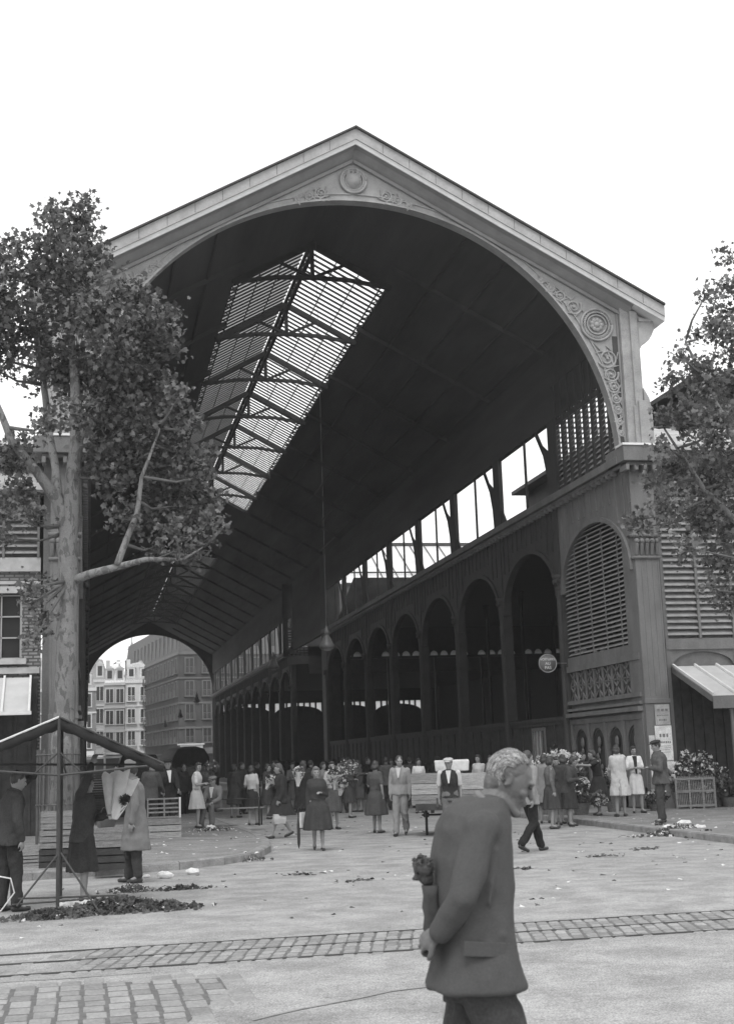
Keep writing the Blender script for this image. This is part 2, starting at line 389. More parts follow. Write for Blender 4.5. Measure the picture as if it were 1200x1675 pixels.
# --- arcades on both sides: columns, spandrels, frieze, clerestory
S1 = 48.0; S2 = 61.5
W0 = -.26
def cols():
    ys = [Y1+BAY*k for k in range(8)]; ys2 = [S2+1+BAY*k for k in range(11)]
    return ys, ys2
ysA, ysB = cols()
for s in (1, -1):
    def B(m, x0, x1, *r): x0, x1 = sorted((s*x0, s*x1)); m.box(x0, x1, *r)
    # column
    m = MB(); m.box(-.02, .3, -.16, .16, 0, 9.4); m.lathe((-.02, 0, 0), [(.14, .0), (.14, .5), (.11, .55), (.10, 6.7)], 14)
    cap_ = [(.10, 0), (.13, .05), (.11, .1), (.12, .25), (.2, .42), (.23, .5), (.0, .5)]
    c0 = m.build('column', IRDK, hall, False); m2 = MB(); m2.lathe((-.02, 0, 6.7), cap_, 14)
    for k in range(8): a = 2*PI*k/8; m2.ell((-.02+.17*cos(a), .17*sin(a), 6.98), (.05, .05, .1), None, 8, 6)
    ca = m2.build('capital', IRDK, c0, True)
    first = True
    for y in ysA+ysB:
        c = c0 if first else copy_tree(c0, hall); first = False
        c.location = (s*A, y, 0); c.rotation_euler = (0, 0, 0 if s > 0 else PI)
    # spandrel walls
    def spand(y0, y1, name='arcade_arch', mt=IRON):
        m = MB(); mp = lambda u, z, d: (s*d, u, z)
        m.archtop(mp, y0, y1, 6.55, 1.78, 9.4, A+.02, A+.2, .12, 20); m.archring(mp, (y0+y1)/2, (y1-y0)/2-.14, 1.76, 6.55, .14, A-.05, A+.02, 20)
        for k in range(11):
            y = y0+.3+(y1-y0-.6)*k/10; B(m, A-.02, A+.02, y-.04, y+.04, 8.62 if abs(k-5) < 4 else 8.0, 9.3)
        return m.build(name, mt, hall)
    spand(W0, Y1-.16)
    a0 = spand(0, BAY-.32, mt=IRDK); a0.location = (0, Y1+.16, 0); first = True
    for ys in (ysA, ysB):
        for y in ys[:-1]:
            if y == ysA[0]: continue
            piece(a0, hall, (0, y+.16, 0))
    # gallery cornice and frieze
    for (ya, yb) in ((-.3, S1), (S2, LEN)):
        m = MB(); B(m, 7.12, 7.62, ya, yb, 9.5, 9.72); B(m, 7.24, 7.62, ya, yb, 9.4, 9.5)
        yy = ya+.6
        while yy < yb: B(m, 7.2, 7.36, yy, yy+.1, 9.28, 9.4); yy += .38
        m.build('gallery_cornice', IRON, hall, bevel=.01)
        m = MB(); B(m, A+.02, A+.22, ya+.6, yb, 12.24, RT(A)-.22); m.build('eaves_wall', SOOT, hall)
    m = MB(); B(m, A+.02, A+.22, S1, S2, 9.6, RT(A)-.22); m.build('crossing_beam_wall', SOOT, hall)
    # clerestory post with its bracket, and thin mullion
    m = MB(); B(m, A+.0, A+.16, -.33, .33, 9.72, 12.24); po = m.build('clerestory_post', IRIN, hall)
    m = MB(); mp = lambda u, z, d: (s*d, u, z)
    m.prism([(.33, 9.76), (.62, 9.76), (.72, 10.6), (.98, 11.3), (1.75, 12.24), (1.50, 12.24), (1.02, 11.66), (.33, 11.25)], mp, A+.05, A+.09)
    m.prism([(-.33, 9.76), (-.95, 9.76), (-.33, 10.5)], mp, A+.05, A+.09); m.build('gusset', IRIN, po)
    m = MB(); B(m, A+.04, A+.1, 2.78, 2.9, 9.72, 12.24); m.build('mullion', IRIN, po)
    first = True
    for y in ysA+ysB:
        c = po if first else copy_tree(po, hall); first = False; c.location = (0, y, 0)
    # louvred end bay of the clerestory
    m = MB(); B(m, A+.02, A+.14, .0, Y1-.33, 11.98, 12.14)
    for k in range(9): y = .05+k*.63; B(m, A-.01, A+.14, y-.07, y+.07, 9.72, 13.3)
    for k in range(17): y = .15+k*.315; B(m, A+.02, A+.1, y-.022, y+.022, 12.1, 13.3)
    B(m, A+.0, A+.16, .4, Y1-.2, 13.3, RT(A)-.2)
    lv = m.build('clerestory_louvre', IRIN, hall)
    m = MB(); z = 9.8
    while z < 11.95:
        m.add([(s*(A+.03), .45, z), (s*(A+.13), .45, z+.12), (s*(A+.13), Y1-.35, z+.12), (s*(A+.03), Y1-.35, z), (s*(A+.03), .45, z+.015), (s*(A+.13), .45, z+.135), (s*(A+.13), Y1-.35, z+.135), (s*(A+.03), Y1-.35, z+.015)], [(0,1,2,3),(4,7,6,5),(0,3,7,4),(1,5,6,2)]); z += .165
    m.build('slat_rows', SLAT, lv)
    m = MB(); m.add([(s*(A+.11), .45, 12.14), (s*(A+.11), Y1-.33, 12.14), (s*(A+.11), Y1-.33, 13.3), (s*(A+.11), .45, 13.3)], [(0, 1, 2, 3)]); m.build('pane', GLF, lv)
    # first bay: louvred arch, cross panels, niche panels
    m = MB(); B(m, A+.06, A+.16, W0, Y1-.16, 4.28, 4.55)
    for k in range(1, 5): y = W0+k*1.12; B(m, A+.045, A+.07, y-.018, y+.018, 4.55, 8.1)
    lf = m.build('arch_louvre', IRON, hall); m = MB(); z = 4.6; R_ = (Y1-.16-W0)/2-.13; yc = (Y1-.16+W0)/2
    while z < 8.25:
        hw = R_ if z < 6.55 else R_*math.sqrt(max(0, 1-((z-6.55)/1.76)**2))
        if hw > .1:
            a, b = yc-hw, yc+hw
            m.add([(s*(A+.06), a, z), (s*(A+.15), a, z+.07), (s*(A+.15), b, z+.07), (s*(A+.06), b, z), (s*(A+.06), a, z+.018), (s*(A+.15), a, z+.088), (s*(A+.15), b, z+.088), (s*(A+.06), b, z+.018)], [(0,1,2,3),(4,7,6,5),(0,3,7,4),(1,5,6,2)])
        z += .133
    m.build('slat_rows', SLAT, lf)
    m = MB(); B(m, A+.1, A+.22, W0, Y1-.16, 2.66, 4.28); B(m, A+.0, A+.1, W0, Y1-.16, 4.1, 4.28); B(m, A-.04, A+.1, W0, Y1-.16, 3.1, 3.22); B(m, A-.12, A+.1, W0, Y1-.16, 2.72, 2.84); B(m, A-.06, A+.1, W0, Y1-.16, 2.9, 2.98)
    for k in range(8):
        ya = W0+.12+k*.69; yb = ya+.52; B(m, A+.04, A+.1, ya-.12, ya-.05, 3.22, 4.1)
        for (p, q) in (((ya, 3.25), (yb, 3.66)), ((ya, 3.66), (yb, 3.25)), ((ya, 3.68), (yb, 4.08)), ((ya, 4.08), (yb, 3.68)), ((ya, 3.67), (yb, 3.67)), ((ya+.22, 3.22), (ya+.22, 4.1))):
            m.bar((s*(A+.07), p[0], p[1]), (s*(A+.07), q[0], q[1]), .04, .045, up=(1, 0, 0))
    cf = m.build('cross_panel_frieze', IRON, hall); m = MB(); B(m, A+.090, A+.098, W0+.01, Y1-.18, 3.225, 4.095); m.build('dark_infill', IRDK, cf)
    m = MB(); mp = lambda u, z, d: (s*d, u, z)
    B(m, A+.12, A+.2, W0, Y1-.16, .15, 2.66)
    for k in range(5): y = W0+.08+k*1.35; B(m, A-.0, A+.12, y-.07, y+.09, .15, 2.5)
    B(m, A-.0, A+.12, W0, Y1-.16, 2.5, 2.66); B(m, A-.0, A+.12, W0, Y1-.16, .15, .7)
    for k in range(4):
        y = W0+.08+k*1.35; m.archtop(mp, y+.14, y+1.23, 1.75, .6, 2.5, A+.05, A+.10, .0, 12)
    npn = m.build('niche_panel_wall', IRON, hall, bevel=.008)
    m = MB()
    for k in range(4):
        y = W0+.08+k*1.35; m.prism([(y+.17, .72)]+[(y+.685+.51*cos(PI-PI*i/10), 1.75+.56*sin(PI*i/10)) for i in range(11)]+[(y+1.2, .72)], mp, A+.11, A+.118)
    m.build('dark_infill', BLACK, npn)
    m = MB()
    for k in range(4):
        y = W0+.08+k*1.35+.685; m.ell((s*(A+.07), y-.05, 1.95), (.04, .12, .16), None, 10, 8)
        for j in range(5): m.ell((s*(A+.08), y+.14*sin(j*1.4), 1.7-.16*j), (.03, .09, .1), None, 8, 6)
    m.build('niche_ornament', IRON, npn, True)
    # low stall fronts in the next bays
    for k, y in enumerate(ysA[:-1]):
        m = MB(); ya, yb = y+.17, y+BAY-.17; B(m, A+.06, A+.16, ya, yb, .12, 2.55); B(m, A-.0, A+.2, ya, yb, 2.66, 2.8); B(m, A+.02, A+.16, ya, yb, 2.55, 2.66)
        for j in range(6): yy = ya+j*(yb-ya-.1)/5; B(m, A+.02, A+.06, yy, yy+.1, .12, 2.55)
        o = m.build('stall_front', WOODD, hall)
        if k == 0:
            m = MB(); ya, yb = 7.75, 9.05; B(m, A+.0, A+.05, ya, ya+.1, 1.3, 2.5); B(m, A+.0, A+.05, yb-.1, yb, 1.3, 2.5); B(m, A+.0, A+.05, ya+.1, yb-.1, 2.4, 2.5); B(m, A+.0, A+.05, ya+.1, yb-.1, 1.3, 1.4)
            for j in range(1, 4): B(m, A+.0, A+.05, ya+j*.32, ya+j*.32+.05, 1.4, 2.4)
            w = m.build('window', IRON, o)
            m = MB(); B(m, A+.052, A+.058, ya+.1, yb-.1, 1.4, 2.4); m.build('pane', mat('milky_pane', .6, .3, .15, 4.), w)
# far gable: same panel at the other end
m = MB()
inner = []; n = 48
base = 0
pts_i = [(A*cos(PI*i/n), 10.3+(17.05-10.3)*sin(PI*i/n)) for i in range(n+1)]
pts_o = [(8.4*(1-2*i/n), RT(8.4*(1-2*i/n))-.1) for i in range(n+1)]
for d in (LEN, LEN+.35):
    for a, b in zip(pts_i, pts_o): m.v.append((a[0], d, a[1])); m.v.append((b[0], d, b[1]))
M2 = 2*(n+1)
for i in range(n):
    a = 2*i; m.f += [(a, a+1, a+3, a+2), (a+M2, a+M2+2, a+M2+3, a+M2+1), (a, a+2, a+M2+2, a+M2)]; m.m += [0]*3
for s in (-1, 1): m.box(*sorted((s*A, s*8.4)), LEN, LEN+.5, 0, 10.35)
m.build('far_gable_panel', IRIN, hall)
# wall with an arched window past the crossing, and the heavy crossing piers
for x in (7.4, -8.3): m = MB(); m.box(x, x+.9, 47.7, 49.6, 0, 14.2); m.build('crossing_pier', IRIN, hall)
m = MB(); W0_, W1 = 7.1, 8.6
m.box(8.6, 14, 62, 62.3, 9.2, 14.5); m.box(6.75, W0_, 62, 62.3, 9.2, 14.5); m.box(W0_, W1, 62, 62.3, 8.6, 9.25); m.archtop(XZ, W0_, W1, 11.7, .42, 14.5, 62, 62.3, 0, 12)
cw = m.build('crossing_wall', SOOT, hall)
m = MB(); m.box(W0_, W1, 62.05, 62.15, 11.2, 11.32)
for k in range(6): x = W0_+k*.3; m.box(x-.03, x+.03, 62.04, 62.12, 9.25, 12.2)
z = 9.4
while z < 11.2: m.box(W0_, W1, 62.08, 62.14, z, z+.09); z += .19
wf = m.build('window', IRIN, cw); m = MB(); m.box(W0_, W1, 62.2, 62.21, 9.25, 12.2); m.build('pane', GLS, wf)
# ================================================================ side pavilions
def pav_r():
    P = empty('market_pavilion', (8.3, 0, 0), 'louvred market pavilion right of the gable with a glass awning', 'pavilion')
    L0 = (8.3, 0, 0); b = lambda m, *a, **k: m.build(*a, parent=P, loc=L0, **k)
    XE = 34
    m = MB(); m.box(8.32, XE, .1, .3, 8.7, 9.9); m.box(8.32, XE, -.02, .3, 4.36, 4.66); m.box(8.32, XE, .12, .2, 3.88, 4.36)
    for k in range(18):
        x = 8.36+k*1.16; m.box(x-.05, x+.05, -.06, .1, 4.66, 8.7) if False else None
    for k in range(1, 24): x = 8.34+k*1.02; m.box(x-.035, x+.035, -.05, .1, 4.66, 8.7)
    m.box(8.32, 8.42, .0, .3, 0, 9.9)
    b(m, 'louvre_frame', IRON); m = MB(); m.box(XE, XE+.3, 0, 48, 0, 9.9); b(m, 'side_wall', BLACK)
    m = MB(); z = 4.75
    while z < 8.7:
        m.add([(8.4, -.02, z), (XE, -.02, z), (XE, .1, z+.11), (8.4, .1, z+.11), (8.4, -.02, z+.02), (XE, -.02, z+.02), (XE, .1, z+.13), (8.4, .1, z+.13)], [(0,1,2,3),(4,7,6,5),(0,4,5,1),(2,6,7,3)]); z += .172
    m.box(8.4, XE, .28, .3, 4.66, 8.7); b(m, 'louvre_slat_rows', SLAT)
    m = MB(); 
    for k in range(12):
        x = 8.42+k*2.0
        for q in (x+.04, x+1.96): m.box(q-.05, q+.05, .02, .12, 3.88, 4.36)
        m.archtop(XZ, x+.09, x+1.91, 3.9, .4, 4.36, .04, .11, 0, 12)
    b(m, 'blind_arches', IRON)
    m = MB(); m.box(8.42, XE, .2, .3, 0, 3.88)
    for k in range(70): x = 8.45+k*.3; m.box(x, x+.05, .14, .2, .2, 3.88)
    b(m, 'board_wall', WOODD)
    # roof
    m = MB(); m.add([(8.1, -.6, 9.95), (XE+.5, -.6, 9.95), (XE+.5, 6, 12.2), (8.1, 6, 12.2), (8.1, 42, 12.2), (XE+.5, 42, 12.2), (XE+.5, 48.3, 9.95), (8.1, 48.3, 9.95)], [(0,1,2,3),(4,5,6,7)])
    m.box(8.1, XE+.5, -.66, -.6, 9.85, 10.0)
    b(m, 'roof', ZINC); m = MB(); m.box(7.62, XE, .2, 47.9, 9.78, 9.9); b(m, 'ceiling', BLACK)
    m = MB(); c = on(836, 810, 'X', 12.5); m.box(12.5, 28, 6, c.y, c.z-.02, c.z+.14); m.box(13.1, 27.5, 6.5, c.y-.6, 9.9, c.z-.02); m.add([(12.6, 6, c.z+.14), (12.6, c.y, c.z+.14), (20, c.y-5, c.z+3), (20, 12, c.z+3)], [(0, 1, 2, 3)])
    b(m, 'lantern', IRIN)
    # back wall towards the cross street: solid band with half round lights
    m = MB(); mp = XZ; x = 7.7
    gx = []
    while x < 33.2:
        m.archtop(mp, x, x+.66, 8.0, .30, 9.8, 47.7, 47.9, .06, 8); gx.append(x); x += .66
        if len(gx) % 4 == 0: m.box(x, x+.5, 47.7, 47.9, 8.0, 9.8); x += .5
    m.box(7.6, XE, 47.68, 47.92, 7.84, 7.99)
    for k in range(9): m.box(8.2+k*3.05, 8.34+k*3.05, 47.7, 47.9, .1, 7.84)
    bw = b(m, 'back_wall', BLACK)
    m = MB(); m.box(7.7, 33.3, 47.82, 47.83, 8.0, 8.32); m.build('lunette_pane', GLF, bw, loc=L0)
    # inner columns
    m = MB(); m.lathe((0, 0, 0), [(.12, 0), (.09, .6), (.085, 9), (.2, 9.8)], 8); c0 = m.build('inner_column', BLACK, P); c0.location = (6, 6, 0)
    for i in range(4):
        for j in range(7):
            if (i, j) != (0, 0): piece(c0, P, (6+6*i, 6+6*j, 0))
    # awning
    m = MB(); AX0, AX1, ya, za, yb, zb = 8.46, 22., -.02, 3.9, -2.3, 3.0
    m.add([(AX0, ya, za), (AX1, ya, za), (AX1, yb, zb), (AX0, yb, zb), (AX0, ya, za-.02), (AX1, ya, za-.02), (AX1, yb, zb-.02), (AX0, yb, zb-.02)], [(0,1,2,3),(4,7,6,5),(0,3,7,4),(1,5,6,2),(0,4,5,1),(2,6,7,3)])
    aw = b(m, 'awning', mat('awning_glass', .55, .35, .12, 2.)); m = MB()
    for k in range(22): x = AX0+.02+k*.64; m.bar((x-8.3, ya, za+.04), (x-8.3, yb, zb+.04), .05, .06)
    m.build('awning_rib', mat('awning_rib_white', .72, .5, .1, 4.), aw)
    m = MB(); m.box(AX0-8.3, AX1-8.3, yb-.02, yb+.02, zb-.34, zb-.03); m.bar((AX0-8.3, ya, za-.1), (AX0-8.3, yb, zb-.1), .05, .14); m.build('awning_valance', IRON, aw)
    m = MB(); x = 9.05-8.3
    m.bar((x, -2.1, 0), (x, -2.1, 2.9), .07, .07); m.bar((x, -2.1, 1.75), (x+1.0, -2.1, 2.72), .035, .035)
    aq = m.build('awning_post', IRON, aw); piece(aq, aw, (4, 0, 0)); piece(aq, aw, (8, 0, 0))
    return P
pav_r()
def pav_far():
    P = empty('market_pavilion', (8.3, 62, 0), 'far pavilion beyond the crossing whose pale glazed roof shows through the clerestory', 'pavilion')
    L0 = (8.3, 62, 0); b = lambda m, *a, **k: m.build(*a, parent=P, loc=L0, **k)
    XE = 34
    m = MB(); m.box(8.6, XE, 62, 62.3, 7.9, 9.9); m.box(7.62, XE, 62.3, 121, 9.75, 9.9); m.box(XE, XE+.3, 62, 121, 0, 9.9)
    for k in range(5): m.box(10+5*k, 10.2+5*k, 62.05, 62.25, 0, 7.9)
    m.box(XE, XE+.3, 48, 62, 0, 14); m.box(9.5, XE, 49.4, 62, 10.0, 10.15)  # added wall and cover, unseen, keep daylight out of the cross street
    b(m, 'front_frame_and_light_block', BLACK)  # black tone stands in for shade on the band facing the cross street
    # far end wall: light band over low segmental arches
    m = MB(); x = 7.7
    while x < XE-5:
        m.box(x, x+.5, 121, 121.3, 0, 9.8); m.box(x+.5, x+6, 121, 121.3, 8.35, 9.8)
        pts = [(x+.5, 0)]+[(x+3.25+2.75*cos(PI-PI*i/14), 7.15+.85*sin(PI*i/14)) for i in range(15)]+[(x+6, 0)]
        m.prism(pts, XZ, 121.1, 121.2)
        for j in range(1, 8): q = x+.5+j*.6875; m.box(q-.09, q+.09, 121, 121.3, 7.0, 8.35)
        x += 6
    m.box(x, XE+.3, 121, 121.3, 0, 9.8)
    bw = b(m, 'end_wall', BLACK)
    m = MB(); m.box(7.7-8.3, XE-8.3, 59.22, 59.23, 7.0, 8.35); m.build('pane', GLF, bw)
    m = MB(); e = on(600, 958, 'Y', 62.5); r = on(645, 893, 'Y', 69)
    m.box(11.6, XE, 62.5, 62.6, 9.9, e.z)
    for k in range(16): m.box(11.6+k*1.45, 11.75+k*1.45, 62.42, 62.5, 9.9, e.z)
    z = 10.2
    while z < e.z-.3: m.box(11.6, XE, 62.44, 62.5, z, z+.1); z += .25
    b(m, 'lantern_wall', IRIN)
    m = MB(); m.add([(11.4, 62, e.z), (XE, 62, e.z), (XE, 69, r.z), (14.5, 69, r.z), (11.4, 76, e.z)], [(0, 1, 2, 3), (0, 3, 4)]); m.add([(XE, 69, r.z), (14.5, 69, r.z), (11.4, 76, e.z), (XE, 76, e.z)], [(0, 1, 2, 3)])
    lr = b(m, 'lantern_roof', mat('pale_zinc', .62, .5, .2, .6))
    m = MB(); 
    for k in range(16): x = 14.6+k*1.2; m.bar((x-8.3, .0, e.z+.06), (min(x+0., XE)-8.3, 7, r.z+.06), .06, .06)
    m.bar((14.5-8.3, 7, r.z+.12), (XE-8.3, 7, r.z+.12), .2, .25); m.bar((11.4-8.3, 0, e.z+.08), (XE-8.3, 0, e.z+.08), .2, .16); m.bar((12.2-8.3, 1.6, e.z+1.15), (XE-8.3, 1.6, e.z+1.15), .06, .12)
    m.build('roof_rib', IRIN, lr)
pav_far()
def pav_l():
    P = empty('market_pavilion', (-8.35, 0, 0), 'brick fronted market pavilion behind the left plane tree', 'pavilion')
    L0 = (-8.35, 0, 0); b = lambda m, *a, **k: m.build(*a, parent=P, loc=L0, **k); XE = -24
    BR = brick('old_brickwork', .24, .35, 1., .24, .085)
    m = MB(); m.box(-8.8, -8.35, .05, .4, 0, 6.6); m.box(XE, -10.3, .05, .4, 0, 6.6); m.box(-10.3, -8.8, .05, .4, 0, 4.4); m.box(-10.3, -8.8, .05, .4, 6.05, 6.6); b(m, 'brick_wall', BR)
    m = MB(); m.box(XE, -8.36, -.04, .05, 6.6, 6.95); m.box(-10.4, -8.72, -.06, .06, 6.05, 6.22); m.box(-10.45, -8.68, -.1, .06, 4.28, 4.42); m.box(XE, -8.36, -.04, .05, 4.05, 4.2); m.box(XE, -8.36, -.01, .05, 6.28, 6.36); b(m, 'stone_band', mat('limestone', .42, .8, .2, 3., .1))
    m = MB(); 
    for x in (-10.3, -9.8, -9.32, -8.85): m.box(x, x+.035, .1, .15, 4.42, 6.05)
    m.box(-8.815, -8.8, .06, .16, 4.42, 6.05)
    for z in (4.42, 4.93, 5.46, 5.99): m.box(-10.3, -8.8, .1, .15, z, z+.035)
    w = b(m, 'window', mat('window_paint', .34, .6, .1, 4.)); m = MB(); m.box(-1.95, -.45, .18, .185, 4.42, 6.05); m.build('pane', mat('dark_pane', .02, .35, .4, 1., spec=.25), w)
    m = MB(); z = 7.05
    while z < 8.55:
        m.add([(XE, -.04, z), (-8.4, -.04, z), (-8.4, .1, z+.1), (XE, .1, z+.1), (XE, -.04, z+.02), (-8.4, -.04, z+.02), (-8.4, .1, z+.12), (XE, .1, z+.12)], [(0,1,2,3),(4,7,6,5),(0,4,5,1),(2,6,7,3)]); z += .17
    m.box(XE, -8.4, .28, .3, 6.95, 8.6); lv = b(m, 'louvre_slat_rows', SLAT); m = MB()
    for k in range(14): x = -.1-k*.85; m.box(x, x+.06, -.07, .1, 6.95, 8.6)
    m.build('mullion', IRON, lv)
    m = MB(); m.box(XE, -8.3, -.5, .3, 8.6, 8.75); m.add([(XE, -.5, 8.75), (-8.3, -.5, 8.75), (-8.3, 5, 11.2), (XE, 5, 11.2)], [(0, 1, 2, 3)]); b(m, 'roof', ZINC); m = MB(); m.box(XE, -7.62, .3, 47.9, 9.75, 9.9); m.box(XE, XE+.3, 0, 48, 0, 9.75); b(m, 'ceiling', BLACK)
    m = MB(); m.add([(XE, -.02, 3.95), (-8.55, -.02, 3.95), (-8.5, -1.6, 3.0), (XE, -1.6, 3.0), (XE, -.02, 3.92), (-8.55, -.02, 3.92), (-8.5, -1.6, 2.97), (XE, -1.6, 2.97)], [(0,1,2,3),(4,7,6,5),(0,3,7,4),(1,5,6,2),(0,4,5,1),(2,6,7,3)])
    aw = b(m, 'awning', mat('awning_glass', .5)); m = MB(); x = -.22
    while x > -8: m.bar((x, -.02, 3.99), (x+.03, -1.62, 3.04), .05, .05); x -= .62
    m.bar((-8, -1.6, 3.02), (-.13, -1.6, 3.02), .06, .08); m.build('awning_rib', MATS['awning_rib_white'], aw)
    # shop front under it
    m = MB(); m.box(XE, -8.4, -.06, .04, 0, 3.9)
    for k in range(20): x = -8.6-k*.35; m.box(x, x+.06, -.1, -.06, .1, 3.9)
    b(m, 'shop_front', WOODD)
pav_l()
# ================================================================ ground
def sheet(name, pts, z, m, th=0.):
    b = MB(); n = len(pts)
    if th: b.add([(x, y, z) for x, y in pts]+[(x, y, z-th) for x, y in pts], [tuple(range(n))]+[(i, n+i, n+(i+1) % n, (i+1) % n) for i in range(n)])
    else: b.add([(x, y, z) for x, y in pts], [tuple(range(n))])
    return structure(b.build(name, m))
def ground_mat(name, v, v2, track=0.):
    m = mat(name, v, .85, .10, .35, 0, fine=.0, spec=.3); N = m.node_tree.nodes; L = m.node_tree.links; b = N['Principled BSDF']; src = b.inputs['Base Color'].links[0].from_socket
    tc = N.new('ShaderNodeTexCoord')
    def layer(src, scale, lo, hi, a, c, stretch=None, detail=8):
        mp = N.new('ShaderNodeMapping'); L.new(tc.outputs['Object'], mp.inputs[0])
        if stretch: mp.inputs['Scale'].default_value = stretch
        nz = N.new('ShaderNodeTexNoise'); nz.inputs['Scale'].default_value = scale; nz.inputs['Detail'].default_value = detail; L.new(mp.outputs[0], nz.inputs['Vector'])
        r = N.new('ShaderNodeMapRange'); r.inputs['From Min'].default_value = lo; r.inputs['From Max'].default_value = hi; r.inputs['To Min'].default_value = a; r.inputs['To Max'].default_value = c; L.new(nz.outputs['Fac'], r.inputs['Value'])
        mx = N.new('ShaderNodeMix'); mx.data_type = 'RGBA'; mx.blend_type = 'MULTIPLY'; mx.inputs[0].default_value = 1; L.new(src, mx.inputs[6]); L.new(r.outputs[0], mx.inputs[7]); return mx.outputs[2], nz
    s, _ = layer(src, 60, .38, .62, .68, 1.3); s, _ = layer(s, 16, .4, .6, .9, 1.08)
    s, _ = layer(s, 2.2, .38, .62, .84, 1.12)
    s, _ = layer(s, 1.1, .5, .7, 1., .84, (1, 1.2, 1))
    s, nz = layer(s, 14, .60, .72, 1., .62)
    L.new(s, b.inputs['Base Color']); bp = N.new('ShaderNodeBump'); bp.inputs['Strength'].default_value = .35; bp.inputs['Distance'].default_value = .015; L.new(nz.outputs['Fac'], bp.inputs['Height']); L.new(bp.outputs[0], b.inputs['Normal'])
    return m
ROAD = ground_mat('worn_asphalt', .31, .3); PAVE = ground_mat('pavement_asphalt', .23, .25); KERB = mat('granite_kerb', .24, .8, .3, 5., .2, fine=.25)
STONE = island(mat('granite_sett', .25, .75, .2, 3., .3, fine=.2), .8, 1.2); GROUT = mat('dark_grit', .12, .95, .3, 12.)
sheet('ground', [(-400, -120), (400, -120), (400, 600), (-400, 600)], 0, ROAD)
LP = [(-60, -12.6), (-12, -12.4), (-9, -12.15), (-7.05, -11.8), (-5.7, -11.3), (-4.9, -10.7), (-4.2, -9.7), (-3.75, -8), (-3.5, -6), (-3.4, -3.3), (-3.4, 135), (-60, 135)]
RP = [(4.15, 135), (4.15, -4.8), (4.05, -8), (4.0, -11.8), (4.2, -14), (5, -15.5), (7, -16.3), (60, -16.5), (60, 135)]
sheet('pavement', LP, .125, PAVE, .1); sheet('pavement', RP, .125, PAVE, .1)
def kerb(pts):
    b = MB(); acc = 0
    for i in range(len(pts)-1):
        a = Vector(pts[i]+(0,)); c = Vector(pts[i+1]+(0,)); l = (c-a).length; n = max(1, round(l/1.1)); d = (c-a)/n; nrm = Vector((-d.y, d.x, 0)).normalized()
        for k in range(n):
            p = a+d*k+d*.006; q = a+d*(k+1)-d*.006; j = random.uniform(-.006, .006); w = .17
            b.loft([[p+nrm*(-.012), p+nrm*w, p+nrm*w+Vector((0, 0, .132+j)), p+nrm*(.012)+Vector((0, 0, .132+j)), p-nrm*.012+Vector((0, 0, .112+j))], [q+nrm*(-.012), q+nrm*w, q+nrm*w+Vector((0, 0, .132+j)), q+nrm*(.012)+Vector((0, 0, .132+j)), q-nrm*.012+Vector((0, 0, .112+j))]])
    return structure(b.build('kerb', KERB))
kerb(LP[:-1]); kerb(RP[:-1])
def setts(name, fn, x0, x1, y0, y1, wx, wy, skew=0., gx=.006, GY=.012):
    b = MB(); x = x0; i = 0
    while x < x1:
        y = y0-random.random()*wy
        while y < y1:
            l = wy*random.uniform(.85, 1.15); g = gx+random.random()*.004; gy = GY*random.uniform(.6, 1.4); cx = x+wx/2; cy = y+l/2
            if fn(cx, cy):
                h = .0085+random.uniform(-.0015, .0015); a = wx/2-g; c = l/2-gy; jx = random.uniform(-.012, .012)
                r = min(.016, a*.3)
                lo = [(cx+jx+sx*a, cy+sy*c, 0) for sx, sy in ((-1, -1), (1, -1), (1, 1), (-1, 1))]
                hi = [(cx+jx+sx*(a-r)+random.uniform(-.006, .006), cy+sy*(c-r)+random.uniform(-.006, .006), h) for sx, sy in ((-1, -1), (1, -1), (1, 1), (-1, 1))]
                lo = [(u+skew*(v-y0), v, q) for u, v, q in lo]; hi = [(u+skew*(v-y0), v, q) for u, v, q in hi]
                b.add(lo+hi, [(4, 5, 6, 7), (0, 1, 5, 4), (1, 2, 6, 5), (2, 3, 7, 6), (3, 0, 4, 7)])
            y += l
        x += wx; i += 1
    return structure(b.build(name, STONE))
f1 = lambda x, y: x < -5.95+.3*noise.noise(Vector((y*1.7, 0, 4)))+.1*noise.noise(Vector((y*9, x*9, 4)))-.35*max(0, -23.4-y) and y < -22.6+.12*noise.noise(Vector((x*2, 0, 9)))
setts('sett_paving', f1, -11, -5.7, -30, -22.6, .18, .26, 0, .007, .016)
sheet('sett_bed', [(-11, -30), (-8.4, -30), (-7.0, -26), (-6.52, -24.6), (-6.14, -23.4), (-6.14, -22.82), (-7, -22.72), (-11, -22.6)], .004, GROUT)
f2 = lambda x, y: x > -7.4 or noise.noise(Vector((x*1.2, y*1.5, 3))) > .15
setts('sett_strip', f2, -11, 14, -21.97, -20.69, .128, .21, .25, .005, .016)
sheet('sett_strip_bed', [(-7.2, -21.98), (14, -21.98), (14, -20.7), (-7.2, -20.7)], .003, mat('worn_grit', .13, .95, .3, 12.))
RAIL = mat('rail_steel', .10, .4, .3, 4., metal=.6)
for y in (-20.66, -21.30, -22.0):
    b = MB(); b.box(-40, 40, y-.016, y+.016, -.01, .012 if y > -22.1 else .012); structure(b.build('tram_rail', RAIL))
